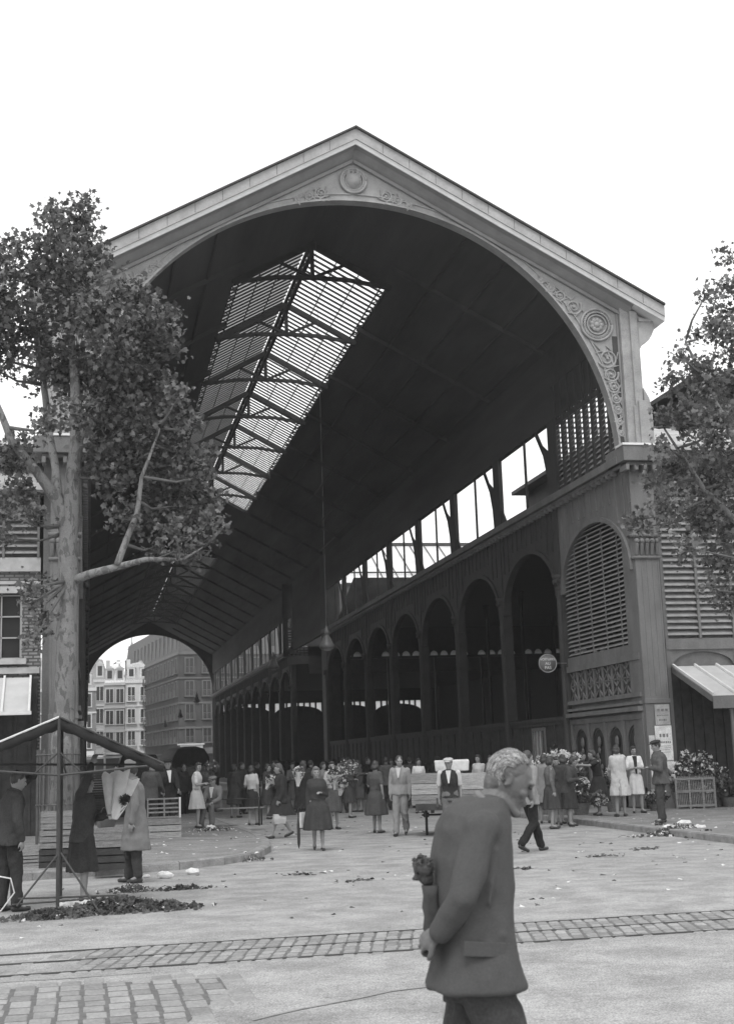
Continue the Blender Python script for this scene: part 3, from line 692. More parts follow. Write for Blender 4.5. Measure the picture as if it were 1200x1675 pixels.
for pts, w in (([(-30, -22.9), (-8.5, -22.35), (-6.5, -22.3)], .02), ([(-6.1, -24.7), (-5, -24.0), (-4.3, -23.8)], .035)):
    b = MB(); v = []
    for i in range(len(pts)-1):
        for k in range(12):
            t = k/12; x = pts[i][0]*(1-t)+pts[i+1][0]*t; y = pts[i][1]*(1-t)+pts[i+1][1]*t+.05*noise.noise(Vector((x*2, 0, w))); v.append((x, y, w*(.4+.6*abs(noise.noise(Vector((x*1.3, 5, w)))))))
    n = len(v); b.add([(x, y-q, .005) for x, y, q in v]+[(x, y+q, .005) for x, y, q in v], [(i, i+1, n+i+1, n+i) for i in range(n-1)]); structure(b.build('tar_seam', mat('tar_seam_grey', .235, .7, .3, 6.)))
# ================================================================ town beyond the far arch
def facade(o_parent, wins, face, c, us, zs, w, h):
    """place copies of one window: face 'y' (towards -Y) or 'x' (towards -X) or 'X' (towards +X)"""
    for u in us:
        for z in zs:
            rz = {'y': 0, 'x': -PI/2, 'X': PI/2}[face]; l = (u, c, z) if face == 'y' else (c, u, z)
            p = copy_tree(wins, o_parent); p.location = l; p.rotation_euler = (0, 0, rz)
def window_piece(parent, w, h, frame, balcony=False):
    m = MB(); m.box(-w/2-.14, -w/2, -.08, .05, 0, h+.16); m.box(w/2, w/2+.14, -.08, .05, 0, h+.16); m.box(-w/2, w/2, -.08, .05, h, h+.16); m.box(-w/2-.16, w/2+.16, -.14, .05, -.1, 0); m.box(-.05, .05, -.03, .03, 0, h)
    if balcony:
        m.box(-w/2-.2, w/2+.2, -.4, -.36, .75, .8)
        for k in range(9): x = -w/2-.2+k*(w+.4)/8; m.box(x-.02, x+.02, -.4, -.37, -.05, .78)
        m.box(-w/2-.25, w/2+.25, -.42, 0, -.16, -.05)
    o = m.build('window', frame, parent); m = MB(); m.box(-w/2, w/2, -.01, .02, 0, h); m.build('pane', mat('town_pane', .03, .25, .5, .7, spec=.6), o); return o
def house(name, label, x0, x1, y0, y1, ze, wm, fm, floors, us_y, us_X, roofh, roofm, balc=False, side='X', z1=1.2, rot=0.):
    P = empty(name, ((x0+x1)/2, y0, 0), label, 'building', 'buildings beyond the far arch'); P.rotation_euler = (0, 0, rot); cc = Vector((x0, y0, 0))-Matrix.Rotation(rot, 3, 'Z')@Vector((-(x1-x0)/2, 0, 0)); P.location = cc; ox, oy = (x0+x1)/2, y0; hx = (x1-x0)/2; D = y1-y0
    m = MB(); m.box(-hx, hx, 0, D, 0, ze); m.build('wall', wm, P)
    m = MB(); 
    for i in range(floors): z = ze*(i+1)/floors-.25 if i < floors-1 else ze-.3; m.box(-hx-.12, hx+.12, -.16, D+.1, z, z+(.22 if i < floors-1 else .42))
    m.build('string_course', fm, P)
    fh = (ze-z1)/floors; w = 1.05; h = fh*.62
    win = window_piece(P, w, h, fm, balc); zs = [z1+fh*i+.35 for i in range(1, floors)]; win.location = (us_y[0], -.02, zs[0])
    facade(P, win, 'y', -.02, us_y[1:], zs, w, h); facade(P, win, 'y', -.02, us_y[:1], zs[1:], w, h)
    c = hx+.02 if side == 'X' else -hx-.02; facade(P, win, side, c, us_X, zs, w, h)
    m = MB(); ri = .45 if rot else .9
    m.loft([[(-hx, 0, ze+.1), (hx, 0, ze+.1), (hx, D, ze+.1), (-hx, D, ze+.1)], [(-hx+ri, ri, ze+roofh*.8), (hx-ri, ri, ze+roofh*.8), (hx-ri, D-1, ze+roofh*.8), (-hx+ri, D-1, ze+roofh*.8)], [(-hx+3, 3.5, ze+roofh), (hx-3 if hx > 3.2 else .3, 3.5, ze+roofh), (hx-3 if hx > 3.2 else .3, D-3, ze+roofh), (-hx+3 if hx > 3.2 else -.3, D-3, ze+roofh)]])
    r = m.build('roof', roofm, P)
    m = MB()
    for u in us_y: m.box(u-.6, u+.6, .1, 1.6, ze+.5, ze+roofh*.62); m.prism([(u-.72, ze+roofh*.62), (u+.72, ze+roofh*.62), (u, ze+roofh*.62+.5)], lambda q, z, d: (q, d, z), .02, 1.7)
    if rot:
        for k in range(12): u = 2+3.2*k; m.box(-hx-.02, -hx+1.4, u-.5, u+.5, ze+.5, ze+3.3)
    dm = m.build('dormer', fm, r); m = MB()
    for u in us_y: m.box(u-.35, u+.35, .07, .12, ze+.75, ze+roofh*.55)
    m.build('dormer_pane', MATS['town_pane'], dm)
    m = MB()
    for u in (-hx*.6, hx*.5): m.box(u-.3, u+.3, D*.5, D*.5+1., ze+roofh*.7, ze+roofh+(.5 if hx < 3 else 1.1))
    m.build('chimney', wm, r)
    m = MB(); m.box(-hx+.2, hx-.2, -.1, -.02, .1, 3.3*ze/16 if ze < 30 else 4); g = m.build('shop_front', mat('dark_shopfront', .05, .6, .4, 1.), P)
    m = MB(); m.box(-hx+.2, hx-.2, -1.4, -.1, 3.1, 3.2); m.box(-hx+.2, hx-.2, -.16, -.1, 3.3, 3.9); m.build('fascia_board', fm, g)
    if rot: m = MB(); m.box(-hx+.1, -hx+3.2, -.34, -.18, .1, 4.3); m.box(-hx-.3, -hx+3.4, -.5, -.18, 4.3, 4.5); g2 = m.build('stone_shop_front', TF, P); m = MB(); m.box(-hx+.9, -hx+2.3, -.36, -.345, .2, 3.4); m.build('doorway', BLACK, g2)
    return P
TW = mat('pale_render', .72, .8, .1, .5, .05); TG = mat('grey_render', .42, .8, .15, .5, .05); TD = mat('dark_stone', .075, .8, .2, .5, .05); TF = mat('town_trim', .55, .7, .12, 1.)
house('town_house', 'narrow white four storey house with pale stone trim seen through the far arch', -1.55, 1.75+.6, 176, 190, 14.7, TW, mat('white_trim', .8), 4, [-.95, 1.0], [], 3.4, mat('light_slate', .5), True)
house('town_house', 'grey rendered house with a pale roof left of the white house', -4.6, -1.6, 175.5, 190, 14.4, TG, TF, 4, [-.75, .8], [], 3.6, mat('pale_lead', .75), False)
house('apartment_building', 'tall dark apartment block with mansard roof and rows of narrow windows beyond the arch', 5.0, 24, 150, 196, 16.9, TD, mat('dark_trim', .14, .7, .15, 1.), 5, [-8, -5.6, -3.2, -.8, 1.6, 4, 6.4, 8.6], [1.4+2.7*i for i in range(16)], 6.0, mat('dark_slate', .12), True, 'x', rot=rad(7.5))
house('town_house', 'dark brick house receding along the left edge of the far arch', -16, -6.1, 150, 172, 12.2, mat('town_brick', .2), TF, 4, [-3.5, -1, 1.5, 3.8], [2, 4.6, 7.2, 9.8, 12.4, 15, 17.6, 20], 3.4, mat('mid_slate', .3), False, 'X')
house('town_house', 'grey house with a steep roof behind the dark brick house', -17, -3.9, 185, 200, 15.5, TG, TF, 4, [-4.5, -2, .5, 3, 5.2], [], 4.2, mat('mid_slate', .3), False, 'X')
b = MB(); b.lathe((0, 0, 0), [(1.0, 0), (1.0, 1.6), (1.25, 1.7), (.95, 2.0), (.6, 2.8), (.62, 3.6), (.75, 3.7), (.3, 4.3), (.08, 5.0), (.05, 6.6), (.01, 6.7)], 10)
for k in range(6): a = 2*PI*k/6; b.box(1.02*cos(a)-.12, 1.02*cos(a)+.12, 1.02*sin(a)-.12, 1.02*sin(a)+.12, 0, 1.8)
p = on(216, 1098, 'Y', 195); o = b.build('spire', mat('lead_spire', .3)); o.location = (p.x, 195, p.z); b2 = MB(); b2.box(-1.2, 1.2, -1.2, 1.2, -p.z, 0); b2.build('tower', TG, o); tag(o, 'small domed lantern spire rising behind the white town house', 'spire')
# ================================================================ trees
def leaf_mesh(name, pts, size, m, parent, up=.4):
    n = len(pts); P = np.array(pts, dtype=np.float64); r = RNG
    nrm = r.normal(size=(n, 3)); nrm[:, 2] += up; nrm /= np.linalg.norm(nrm, axis=1)[:, None]
    t = r.normal(size=(n, 3)); t[:, 2] -= .5; t -= (t*nrm).sum(1)[:, None]*nrm; t /= np.linalg.norm(t, axis=1)[:, None]; bt = np.cross(nrm, t)
    sz = size*r.uniform(.5, 1.35, n)[:, None, None]
    S = np.array([(0, 0), (0, 1.05), (.42, .1), (.34, .38), (.58, .72), (.2, .68), (-.42, .1), (-.34, .38), (-.58, .72), (-.2, .68)])
    loc = S[None, :, 0, None]*bt[:, None, :]+(S[None, :, 1, None]-.5)*t[:, None, :]-(np.abs(S[None, :, 0, None])*.45)*nrm[:, None, :]
    V = (P[:, None, :]+loc*sz).reshape(-1, 3); F = np.array([[0, 2, 3, 4, 5, 1], [1, 9, 8, 7, 6, 0]])
    idx = (np.arange(n)[:, None, None]*10+F[None]).reshape(-1)
    me = bpy.data.meshes.new(name); nf = 2*n
    me.vertices.add(len(V)); me.vertices.foreach_set('co', V.reshape(-1)); me.loops.add(len(idx)); me.loops.foreach_set('vertex_index', idx.astype(np.int32))
    me.polygons.add(nf); me.polygons.foreach_set('loop_start', (np.arange(nf)*6).astype(np.int32)); me.update(calc_edges=True); me.materials.append(m)
    o = bpy.data.objects.new(name, me); col.objects.link(o); o.parent = parent; return o
LEAF = island(mat('plane_leaf', .115, .45, .3, 2.2, spec=.45, trans=.25), .45, 1.7)
LEAF2 = island(mat('plane_leaf_pale', .13, .45, .3, 2.2, spec=.45, trans=.28), .45, 1.7)
BARK = mat('plane_bark', .20, .85, .25, 3., .3, stretch=(1, 1, .5), fine=.15)
def mottle(m, scale, lo, k):
    N = m.node_tree.nodes; L = m.node_tree.links; b = N['Principled BSDF']; src = b.inputs['Base Color'].links[0].from_socket
    tc = N.new('ShaderNodeTexCoord'); mp = N.new('ShaderNodeMapping'); mp.inputs['Scale'].default_value = (1, 1, .42); L.new(tc.outputs['Object'], mp.inputs[0])
    nz = N.new('ShaderNodeTexNoise'); nz.inputs['Scale'].default_value = scale; nz.inputs['Detail'].default_value = 5; nz.inputs['Distortion'].default_value = .6; L.new(mp.outputs[0], nz.inputs['Vector'])
    r = N.new('ShaderNodeMapRange'); r.inputs['From Min'].default_value = lo; r.inputs['From Max'].default_value = lo+.03; r.inputs['To Min'].default_value = 1; r.inputs['To Max'].default_value = k; L.new(nz.outputs['Fac'], r.inputs['Value'])
    mx = N.new('ShaderNodeMix'); mx.data_type = 'RGBA'; mx.blend_type = 'MULTIPLY'; mx.inputs[0].default_value = 1; L.new(src, mx.inputs[6]); L.new(r.outputs[0], mx.inputs[7]); L.new(mx.outputs[2], b.inputs['Base Color'])
mottle(BARK, 10, .53, .58)
def tree(base, limbs, blobs, label, yc, ys, leafm, per, size, ox=None):
    T = empty('plane_tree', base, label, 'tree'); bx = Vector(base); m = MB(); nodes = []
    for pts, rr in limbs:
        P = [Vector(p)-bx for p in pts]; Q = []; R = []
        for i in range(len(P)-1):
            for k in range(6):
                t = k/6; q = P[i].lerp(P[i+1], t); w = rr[i]*(1-t)+rr[i+1]*t
                q += Vector((noise.noise(q*.9), noise.noise(q*.9+Vector((5, 0, 0))), 0))*min(.12, w*.6); Q.append(q); R.append(w*(1+.08*noise.noise(q*3)))
        Q.append(P[-1]); R.append(rr[-1]); m.tube(Q, R, 14); nodes += [(q, r) for q, r in zip(Q, R)]
    pts = []; tw = MB()
    up = [(q, r) for q, r in nodes if q.z > 5.]
    for (px, py, rp) in blobs:
        y = yc+RNG.normal()*ys; c = on(px, py, 'Y', y)-bx; rm = rp/2168*(CD+y)*1.03
        q0, r0 = min(up, key=lambda a: (a[0]-c).length+max(0, a[0].z-c.z)*.7)
        mid = q0.lerp(c, .5)+Vector((RNG.normal()*.15, RNG.normal()*.15, -.1)); tw.tube([q0, q0.lerp(mid, .5), mid, c], [min(.05, r0*.7), .035, .025, .012], 6)
        for k in range(4):
            d = Vector(RNG.normal(size=3)).normalized()*rm*1.0; tw.tube([c.lerp(mid, .2), c+d*.5, c+d], [.014, .01, .005], 4)
        n = int(per*(rm**2.3)/.30*RNG.uniform(.55, 1.25))
        # leaves gathered on sprays
        ns = max(6, n//9)
        for k in range(ns):
            d = Vector(RNG.normal(size=3)).normalized()*rm*RNG.uniform(.25, 1.12); cc = c+d
            for j in range(9): pts.append(tuple(cc+Vector(RNG.normal(size=3))*.13))
    m.v += []; tk = m.build('trunk', BARK, T, True); tw.build('branch_work', mat('twig_bark', .12, .9, .3, 5.), T, True)
    leaf_mesh('crown', pts, size, leafm, T); return T, len(pts)
tb = on(100, 1338, 'Z', .12); TY = -7.0
def tp(px, py, y=TY): return tuple(on(px, py, 'Y', y))
base = tp(100, 1345); base = (base[0], TY, .1)
limbs = [([base, tp(102, 1280), tp(103, 1200), tp(109, 1050), tp(113, 900), tp(117, 840), tp(128, 720), tp(122, 600, -6.6), tp(110, 480, -6.4), tp(118, 370, -6.4)], [.265, .235, .215, .20, .19, .175, .135, .09, .055, .02]),
         ([tp(113, 880), tp(96, 820), tp(60, 770, -7.2), tp(20, 720, -7.6), tp(-30, 600, -8)], [.15, .13, .10, .08, .04]),
         ([tp(118, 950), tp(150, 938, -7.3), tp(200, 925, -7.5), tp(240, 915, -7.8), tp(300, 915, -8), tp(340, 890, -8)], [.10, .085, .07, .05, .025, .01]),
         ([tp(190, 925, -7.5), tp(205, 890, -7.5), tp(225, 840, -7.6), tp(232, 780, -7.7), tp(262, 700, -7.7)], [.07, .065, .055, .04, .02]),
         ([tp(125, 730), tp(170, 640, -6.8), tp(220, 560, -6.6), tp(255, 480, -6.6)], [.1, .08, .05, .02]),
         ([tp(100, 830), tp(80, 700, -6), tp(60, 560, -5.6), tp(50, 430, -5.5)], [.09, .08, .06, .02])]
blobsL = [(255, 895, 14), (310, 905, 16), (335, 880, 16), (222, 862, 18), (290, 900, 12), (137, 325, 12), (135, 350, 24), (122, 385, 34), (92, 370, 24), (152, 405, 28), (60, 400, 22), (82, 340, 14), (28, 405, 20), (5, 425, 30), (90, 430, 42), (140, 450, 42), (50, 460, 40), (0, 485, 45), (190, 475, 28), (228, 490, 32), (170, 520, 50), (110, 520, 50), (50, 540, 46), (-5, 560, 45), (240, 545, 45), (278, 515, 20), (272, 565, 28), (190, 600, 52), (120, 610, 50), (60, 612, 24), (-5, 605, 20), (250, 630, 42), (292, 650, 22), (200, 680, 52), (140, 680, 40), (280, 700, 36), (318, 690, 18), (235, 745, 45), (300, 760, 38), (335, 745, 18), (185, 770, 38), (262, 815, 40), (320, 825, 34), (345, 850, 18), (285, 870, 26), (200, 840, 26), (75, 690, 30), (20, 745, 30), (30, 800, 26), (60, 850, 18), (15, 840, 22), (0, 880, 16), (55, 985, 10), (70, 1010, 9), (58, 1045, 9), (75, 960, 8), (48, 960, 8), (-40, 500, 60), (170, 740, 30), (240, 430+60, 20), (350, 815, 12), (330, 780, 15)]
T1, n1 = tree(base, limbs, blobsL, 'mottled plane tree at the left with full leafy crown and ribbed guard round its trunk', -6.9, .9, LEAF, 660, .112)
TY2 = -7.5; q = lambda px, py, y=TY2: tuple(on(px, py, 'Y', y))
base2 = (q(1300, 1300)[0], TY2, .1)
limbs2 = [([base2, q(1296, 1100), q(1285, 900), q(1260, 760), q(1225, 600), q(1200, 450)], [.3, .26, .2, .15, .1, .03]), ([q(1290, 960), q(1230, 880), q(1150, 800), q(1085, 700)], [.12, .09, .06, .02]), ([q(1270, 820), q(1200, 720), q(1150, 620), q(1120, 560)], [.1, .08, .05, .02])]
blobsR = [(1192, 420, 14), (1155, 480, 16), (1190, 470, 26), (1112, 582, 16), (1135, 545, 16), (1172, 540, 32), (1205, 560, 42), (1098, 625, 20), (1150, 620, 38), (1200, 640, 46), (1120, 680, 32), (1170, 700, 48), (1078, 722, 16), (1100, 760, 34), (1160, 780, 50), (1215, 760, 50), (1062, 790, 14), (1090, 830, 34), (1150, 850, 40), (1200, 860, 46), (1052, 862, 12), (1040, 850, 8), (1120, 895, 28), (1180, 920, 34), (1160, 965, 18), (1200, 975, 20), (1180, 990, 12), (1260, 600, 70), (1270, 800, 70), (1280, 950, 50), (1250, 460, 40), (1175, 500, 18), (1080, 680, 12)]
T2, n2 = tree(base2, limbs2, blobsR, 'plane tree whose leafy branches hang in from the right edge', -7.3, .9, LEAF2, 680, .112)
# ribbed guard round the left trunk
b = MB()
for k in range(22):
    a = 2*PI*k/22; b.box(.40*cos(a)-.016, .40*cos(a)+.016, .40*sin(a)-.016, .40*sin(a)+.016, 0, 1.95)
for z in (.15, .9, 1.85): b.tube([(.415*cos(2*PI*k/24), .415*sin(2*PI*k/24), z) for k in range(25)], .014, 6)
o = b.build('tree_guard', mat('guard_iron', .09, .6, .3, 5.)); o.location = (base[0]-.06, TY, .125); tag(o, 'ribbed iron guard standing round the foot of the left plane tree', 'tree guard')
# ================================================================ people
def cloth(v, rough=.9, var=.16):
    return mat('cloth_%d' % round(v*1000), v, rough, .24 if v < .15 else .08, 4., .3, fine=.2 if v < .15 else .07, spec=.2)
SKIN = mat('skin', .24, .55, .10, 9., .05, spec=.4); HAIRD = mat('dark_hair', .035, .5, .3, 30., .4, spec=.5); HAIRG = mat('grey_hair', .26, .6, .35, 24., .5, stretch=(1, 1, .4)); SHOE = mat('dark_shoe', .035, .4, .2, 9.); STOCK = mat('stocking', .22, .6, .1, 9.)
def solid(mb, voxel, name, m, parent, amp=0., fr=7., smooth=2, stretch=(1, 1, .45), ridge=0.):
    """join the overlapping shapes of mb into one continuous skin"""
    me = bpy.data.meshes.new('t'); me.from_pydata(mb.v, [], mb.f); o = bpy.data.objects.new('t', me); col.objects.link(o)
    md = o.modifiers.new('r', 'REMESH'); md.mode = 'VOXEL'; md.voxel_size = voxel; md.adaptivity = 0
    if smooth: ms = o.modifiers.new('s', 'SMOOTH'); ms.factor = .5; ms.iterations = smooth
    dg = bpy.context.evaluated_depsgraph_get(); nm = bpy.data.meshes.new_from_object(o.evaluated_get(dg)); bpy.data.objects.remove(o); bpy.data.meshes.remove(me)
    nm.name = name; n = len(nm.vertices)
    if amp and n:
        V = np.empty(n*3, np.float32); nm.vertices.foreach_get('co', V); V = V.reshape(-1, 3); Nn = np.empty(n*3, np.float32); nm.vertices.foreach_get('normal', Nn); Nn = Nn.reshape(-1, 3)
        d = np.array([noise.noise(Vector((x*fr*stretch[0], y*fr*stretch[1], z*fr*stretch[2])))+.5*noise.noise(Vector((x*fr*2.3+9, y*fr*2.3, z*fr*1.6))) for x, y, z in V])
        if ridge: d += np.array([ridge*(.35-abs(noise.noise(Vector(((x+z*.5)*fr*.8, y*fr*.8, (z-x*.6)*fr*.45+3))))*1.6) for x, y, z in V])
        V += Nn*(d*amp)[:, None]
        nm.vertices.foreach_set('co', V.reshape(-1))
    nm.materials.clear(); nm.materials.append(m); nm.polygons.foreach_set('use_smooth', [True]*len(nm.polygons)); nm.update()
    o = bpy.data.objects.new(name, nm); col.objects.link(o); o.parent = parent; return o
def ring(c, w, d, M, n=20, fold=0., ph=0., nf=7):
    return [Vector(c)+M@Vector((w*cos(a)*(1+fold*sin(nf*a+ph)), d*sin(a)*(1+fold*sin(nf*a+ph)), 0)) for a in [2*PI*k/n for k in range(n)]]
DN = (0, 0, -1)
ARMS = {'down': ((.10, .05, -1), (.03, -.22, -1)), 'hold': ((.16, -.10, -1), (-.25, -1, .15)), 'fold': ((.2, -.15, -1), (-.75, -.75, .15)), 'up': ((.35, -.75, .55), (.05, -.45, .9)), 'reach': ((.1, -.9, -.35), (-.1, -1, .1)), 'carry': ((.12, .02, -1), (.0, -.35, -.9)), 'lap': ((.1, -.45, -1), (-.35, -.9, -.3)), 'back': ((.14, .35, -1), (-.55, .55, -.55)), 'swing': ((.08, .35, -1), (0, .05, -1)), 'front': ((.08, -.5, -1), (0, -.8, -.6)), 'face': ((.1, -.6, -.8), (-.4, -.45, .85)), 'pull': ((.14, .22, -1), (.02, -.02, -1))}
def face_detail(b, hd, M, k=1., nose=1.):
    """nose, brow, jaw, lips, ears on a head centred at hd with frame M"""
    P = lambda x, y, z: hd+M@Vector((x*k, y*k, z*k))
    b.ell(hd, (.074*k, .092*k, .112*k), M, 18, 14); b.ell(P(0, -.028, -.062), (.054*k, .062*k, .058*k), M, 14, 10); b.ell(P(0, -.068, -.098), (.024*k, .022*k, .02*k), M, 10, 8)
    b.cap(P(0, -.088, .012), P(0, -.098-.014*nose, -.026), .010*k*nose, (.009+.0065*nose)*k, 8); b.ell(P(0, -.088, .026), (.05*k, .014*k, .012*k), M, 12, 8)
    b.ell(P(0, -.09, -.058), (.025*k, .014*k, .008*k), M, 10, 6); b.ell(P(0, -.088, -.07), (.021*k, .014*k, .008*k), M, 10, 6)
    for s in (-1, 1):
        b.ell(P(s*.076, .008, -.002), (.010*k, .016*k, .028*k), M, 10, 8); b.ell(P(s*.04, -.066, -.026), (.022*k, .02*k, .02*k), M, 10, 8)
def hand(b, w, d, up, k=1., curl=.6, side=1):
    """palm and five bent fingers from wrist w along direction d; up = back of the hand"""
    d = Vector(d).normalized(); up = Vector(up); up = (up-d*up.dot(d)).normalized(); x = d.cross(up)*side
    pc = w+d*.045*k; M = Matrix((x, d, up)).transposed(); b.ell(pc, (.042*k, .055*k, .018*k), M, 12, 8)
    for j, (ox, l) in enumerate(((-.030, .062), (-.010, .072), (.010, .067), (.030, .053))):
        a = w+d*.082*k+x*ox*k; ang = curl; q = a
        for sgm, f in enumerate((.45, .32, .23)):
            dd = d*cos(ang)-up*sin(ang); e = q+dd*l*f*k; b.cap(q, e, .0098*k, .0088*k, 7); q = e; ang += curl*.9
    t0 = w+d*.03*k-x*.036*k; t1 = t0+(d*.6-x*.6-up*.3).normalized()*.035*k; b.cap(t0, t1, .013*k, .011*k, 7); b.cap(t1, t1+(d*.9-up*.45).normalized()*.028*k, .011*k, .009*k, 7)
def person(px, py, H, face, label, sex='f', top=('blouse', .5), bottom=('skirt', .1, .46), hair=HAIRD, hat=None, arms=('down', 'down'), legs='stand', lean=0., head=(0., 0.), z0=0., group=None, open_v=None, girth=1., pos=None, cat=None, hairlen=.0, shoes=SHOE, bare=True, name='person'):
    p = Vector(pos) if pos is not None else on(px, py, 'Z', z0); k = H/1.72; to = CAM-p; rz = math.atan2(to.x, -to.y)
    T = empty(name, p, label, cat or ('woman' if sex == 'f' else 'man'), group, rz+rad(face))
    S = lambda x, y, z: Vector((x*k, y*k, z*k)); g = girth*(1.0 if sex == 'f' else 1.05); sw = .155 if sex == 'f' else .185
    seat = legs == 'sit'; hz = .93 if not seat else .50
    rr_ = random.Random(int(px*7+py*13)); lean += rr_.uniform(-.03, .05); Ml = Matrix.Rotation(lean, 3, 'X')@Matrix.Rotation(rr_.uniform(-.05, .05), 3, 'Y')@Matrix.Rotation(rr_.uniform(-.22, .22), 3, 'Z'); head = (head[0]+rr_.uniform(-.4, .4), head[1]+rr_.uniform(-.05, .18)); bend = rr_.choice((-1, 1))
    hip = S(0, 0, hz); SP = lambda x, y, z: hip+Ml@S(x, y, z-.93)
    neck = SP(0, 0, 1.47); hd = neck+Ml@S(0, -.018, .135)+S(0, -.10*sin(head[1]), -.03*abs(sin(head[1]))); Mh = Ml@Matrix.Rotation(head[0], 3, 'Z')@Matrix.Rotation(head[1], 3, 'X')
    sh = {s: SP(s*sw, .01, 1.405) for s in (-1, 1)}; J = {}
    for s, nm in ((-1, arms[0]), (1, arms[1])):
        u, f = (ARMS[nm] if isinstance(nm, str) else nm); u = Vector((u[0]*s, u[1], u[2])).normalized(); f = Vector((f[0]*s, f[1], f[2])).normalized()
        el = sh[s]+u*.29*k; wr = el+f*.25*k; J[s] = (sh[s], el, wr, f)
    L = {}
    for s in (-1, 1):
        h = hip+S(s*.085, 0, 0)
        if legs == 'stand': kn = S(s*.085, -.01-(.07 if s == bend else 0), .50); an = S(s*.10, .02-(.09 if s == bend else 0), .085); fd = Vector((s*(.25+.2*(s == bend)), -1, 0))
        elif legs == 'sit': kn = hip+S(s*.11, -.44, .02); an = S(s*.12, -.50+.06*s, .085); fd = Vector((s*.15, -1, 0))
        else:
            st = legs[1] if isinstance(legs, tuple) else .3; ld = (legs[0] if isinstance(legs, tuple) else 1)
            if s == ld: kn = S(s*.08, -.16*st/.3, .50); an = S(s*.075, -st, .085); fd = Vector((s*.1, -1, .0))
            else: kn = S(s*.08, -.02, .49); an = S(s*.07, st*.85, .15); fd = Vector((s*.1, -1, -.45))
        L[s] = (h, kn, an, fd.normalized())
    # --- body: one continuous mesh
    b = MB(); face_detail(b, hd, Mh, k); b.cap(neck-Ml@S(0, 0, .05), hd-Mh@S(0, 0, .05), .058*k, .052*k)
    b.loft([ring(SP(0, 0, z), w*k*g, d*k*g, Ml) for z, w, d in ((.86, .12, .09), (.95, .15, .11), (1.1, .125, .09), (1.28, .15, .11), (1.40, .15, .09), (1.46, .06, .05))])
    for s in (-1, 1):
        a, e, w, f = J[s]; b.cap(a, e, .043*k, .036*k); b.cap(e, w, .036*k, .025*k); hand(b, w, f, Vector((s*.8, -.3, .3)) if abs(f.z) > .6 else Vector((0, 0, 1)), k, .5, s)
        h, kn, an, fd = L[s]; b.cap(h, kn, .078*k*g, .052*k); b.cap(kn, kn.lerp(an, .4), .05*k, .05*k); b.cap(kn.lerp(an, .35), an, .05*k, .033*k); b.cap(an, an+fd*.10*k-S(0, 0, .03), .033*k, .026*k)
    solid(b, .0115*k, 'body', SKIN if bare else SKIN, T)
    # --- shoes
    for s in (-1, 1):
        h, kn, an, fd = L[s]; b = MB(); c = an+Vector((0, 0, -.045*k)); tip = c+fd*.15*k+S(0, 0, -.005); fdn = fd; b.cap(c-fd*.035*k, c+fd*.06*k, .036*k, .036*k, 10); b.cap(c+fd*.05*k-S(0, 0, .004), tip, .037*k, .028*k, 10)
        if sex == 'm': b.cap(an+S(0, 0, .0), c, .042*k, .042*k, 10)
        b.v = [tuple((x, y, max(z, .004) if fd.z > -.2 else z)) for x, y, z in b.v]; b.build('shoe', shoes, T, True)
    # --- bottom
    def wst(z): return SP(0, 0, z)
    kind, bv = bottom[0], bottom[1]
    if kind == 'trousers':
        b = MB(); b.loft([ring(wst(z), w*k*g, d*k*g, Ml) for z, w, d in ((.84, .14, .11), (.93, .17, .128), (1.06, .145, .112))])
        for s in (-1, 1):
            h, kn, an, fd = L[s]; b.cap(h, kn, .098*k*g, .078*k); b.cap(kn, an+(kn-an)*.06, .078*k, .07*k)
        solid(b, .014*k, 'trousers', cloth(bv), T, .016*k, 9, ridge=.8)
    elif kind == 'skirt':
        hem = bottom[2]; b = MB(); I3 = Matrix.Identity(3); fl = bottom[3] if len(bottom) > 3 else .165+.05*((px*7+py) % 10)/10
        dy = (L[1][2].y+L[-1][2].y)/2*.5; st = abs(L[1][2].y-L[-1][2].y)*.35
        if seat:
            b.loft([ring(wst(1.08), .13*k, .1*k, I3), ring(wst(.93), .17*k, .13*k, I3), ring(hip+S(0, -.1, -.02), .2*k, .16*k, I3)])
            for s in (-1, 1): h, kn, an, fd = L[s]; b.cap(h, kn, .11*k, .1*k); b.cap(kn, kn.lerp(an, .45), .1*k, .11*k)
        else:
            R_ = []
            for z, f in ((1.09, 0), (1.0, .12), (.92, .30), (.78, .52), (.62, .78), (hem, 1.)):
                c = wst(z) if z > .9 else Vector((0, dy*f, z*k)).lerp(Vector((wst(.92).x, wst(.92).y, z*k)), 1-f)
                R_.append(ring(c, (.128*(1-f)+fl*f+.028*(f > .2))*k*g, (.098*(1-f)+(fl*.85+st)*f+.02*(f > .2))*k*g, I3, 48, .07*f, px*.1, 9))
            b.loft(R_)
        solid(b, .013*k, 'skirt', cloth(bv), T, .010*k, 8)
    # --- top
    kind, tv = top[0], top[1]; b = MB(); I3 = Matrix.Identity(3)
    if kind in ('blouse', 'dress', 'shirt', 'vest'):
        rr = [(1.03 if kind != 'vest' else .98, .135, .105), (1.10, .132, .104), (1.2, .146, .118), (1.30, .16, .135 if sex == 'f' else .122), (1.38, .165, .11), (1.44, .12, .08), (1.475, .066, .062)]
        if kind == 'shirt': rr = [(.88, .178, .13), (.98, .165, .125)]+rr[1:]
        if kind == 'vest': rr = [(.90, .165, .125)]+rr
        ez = 1.06 if sex == 'f' else 1.14
    elif kind == 'jacket':
        rr = [(.80, .20, .145), (.86, .196, .14), (.98, .178, .128), (1.10, .162, .12), (1.22, .172, .128), (1.33, .18, .13), (1.40, .175, .11), (1.45, .12, .085), (1.48, .07, .068)]; ez = 1.1
    else:  # coat
        hem = top[2] if len(top) > 2 else .44
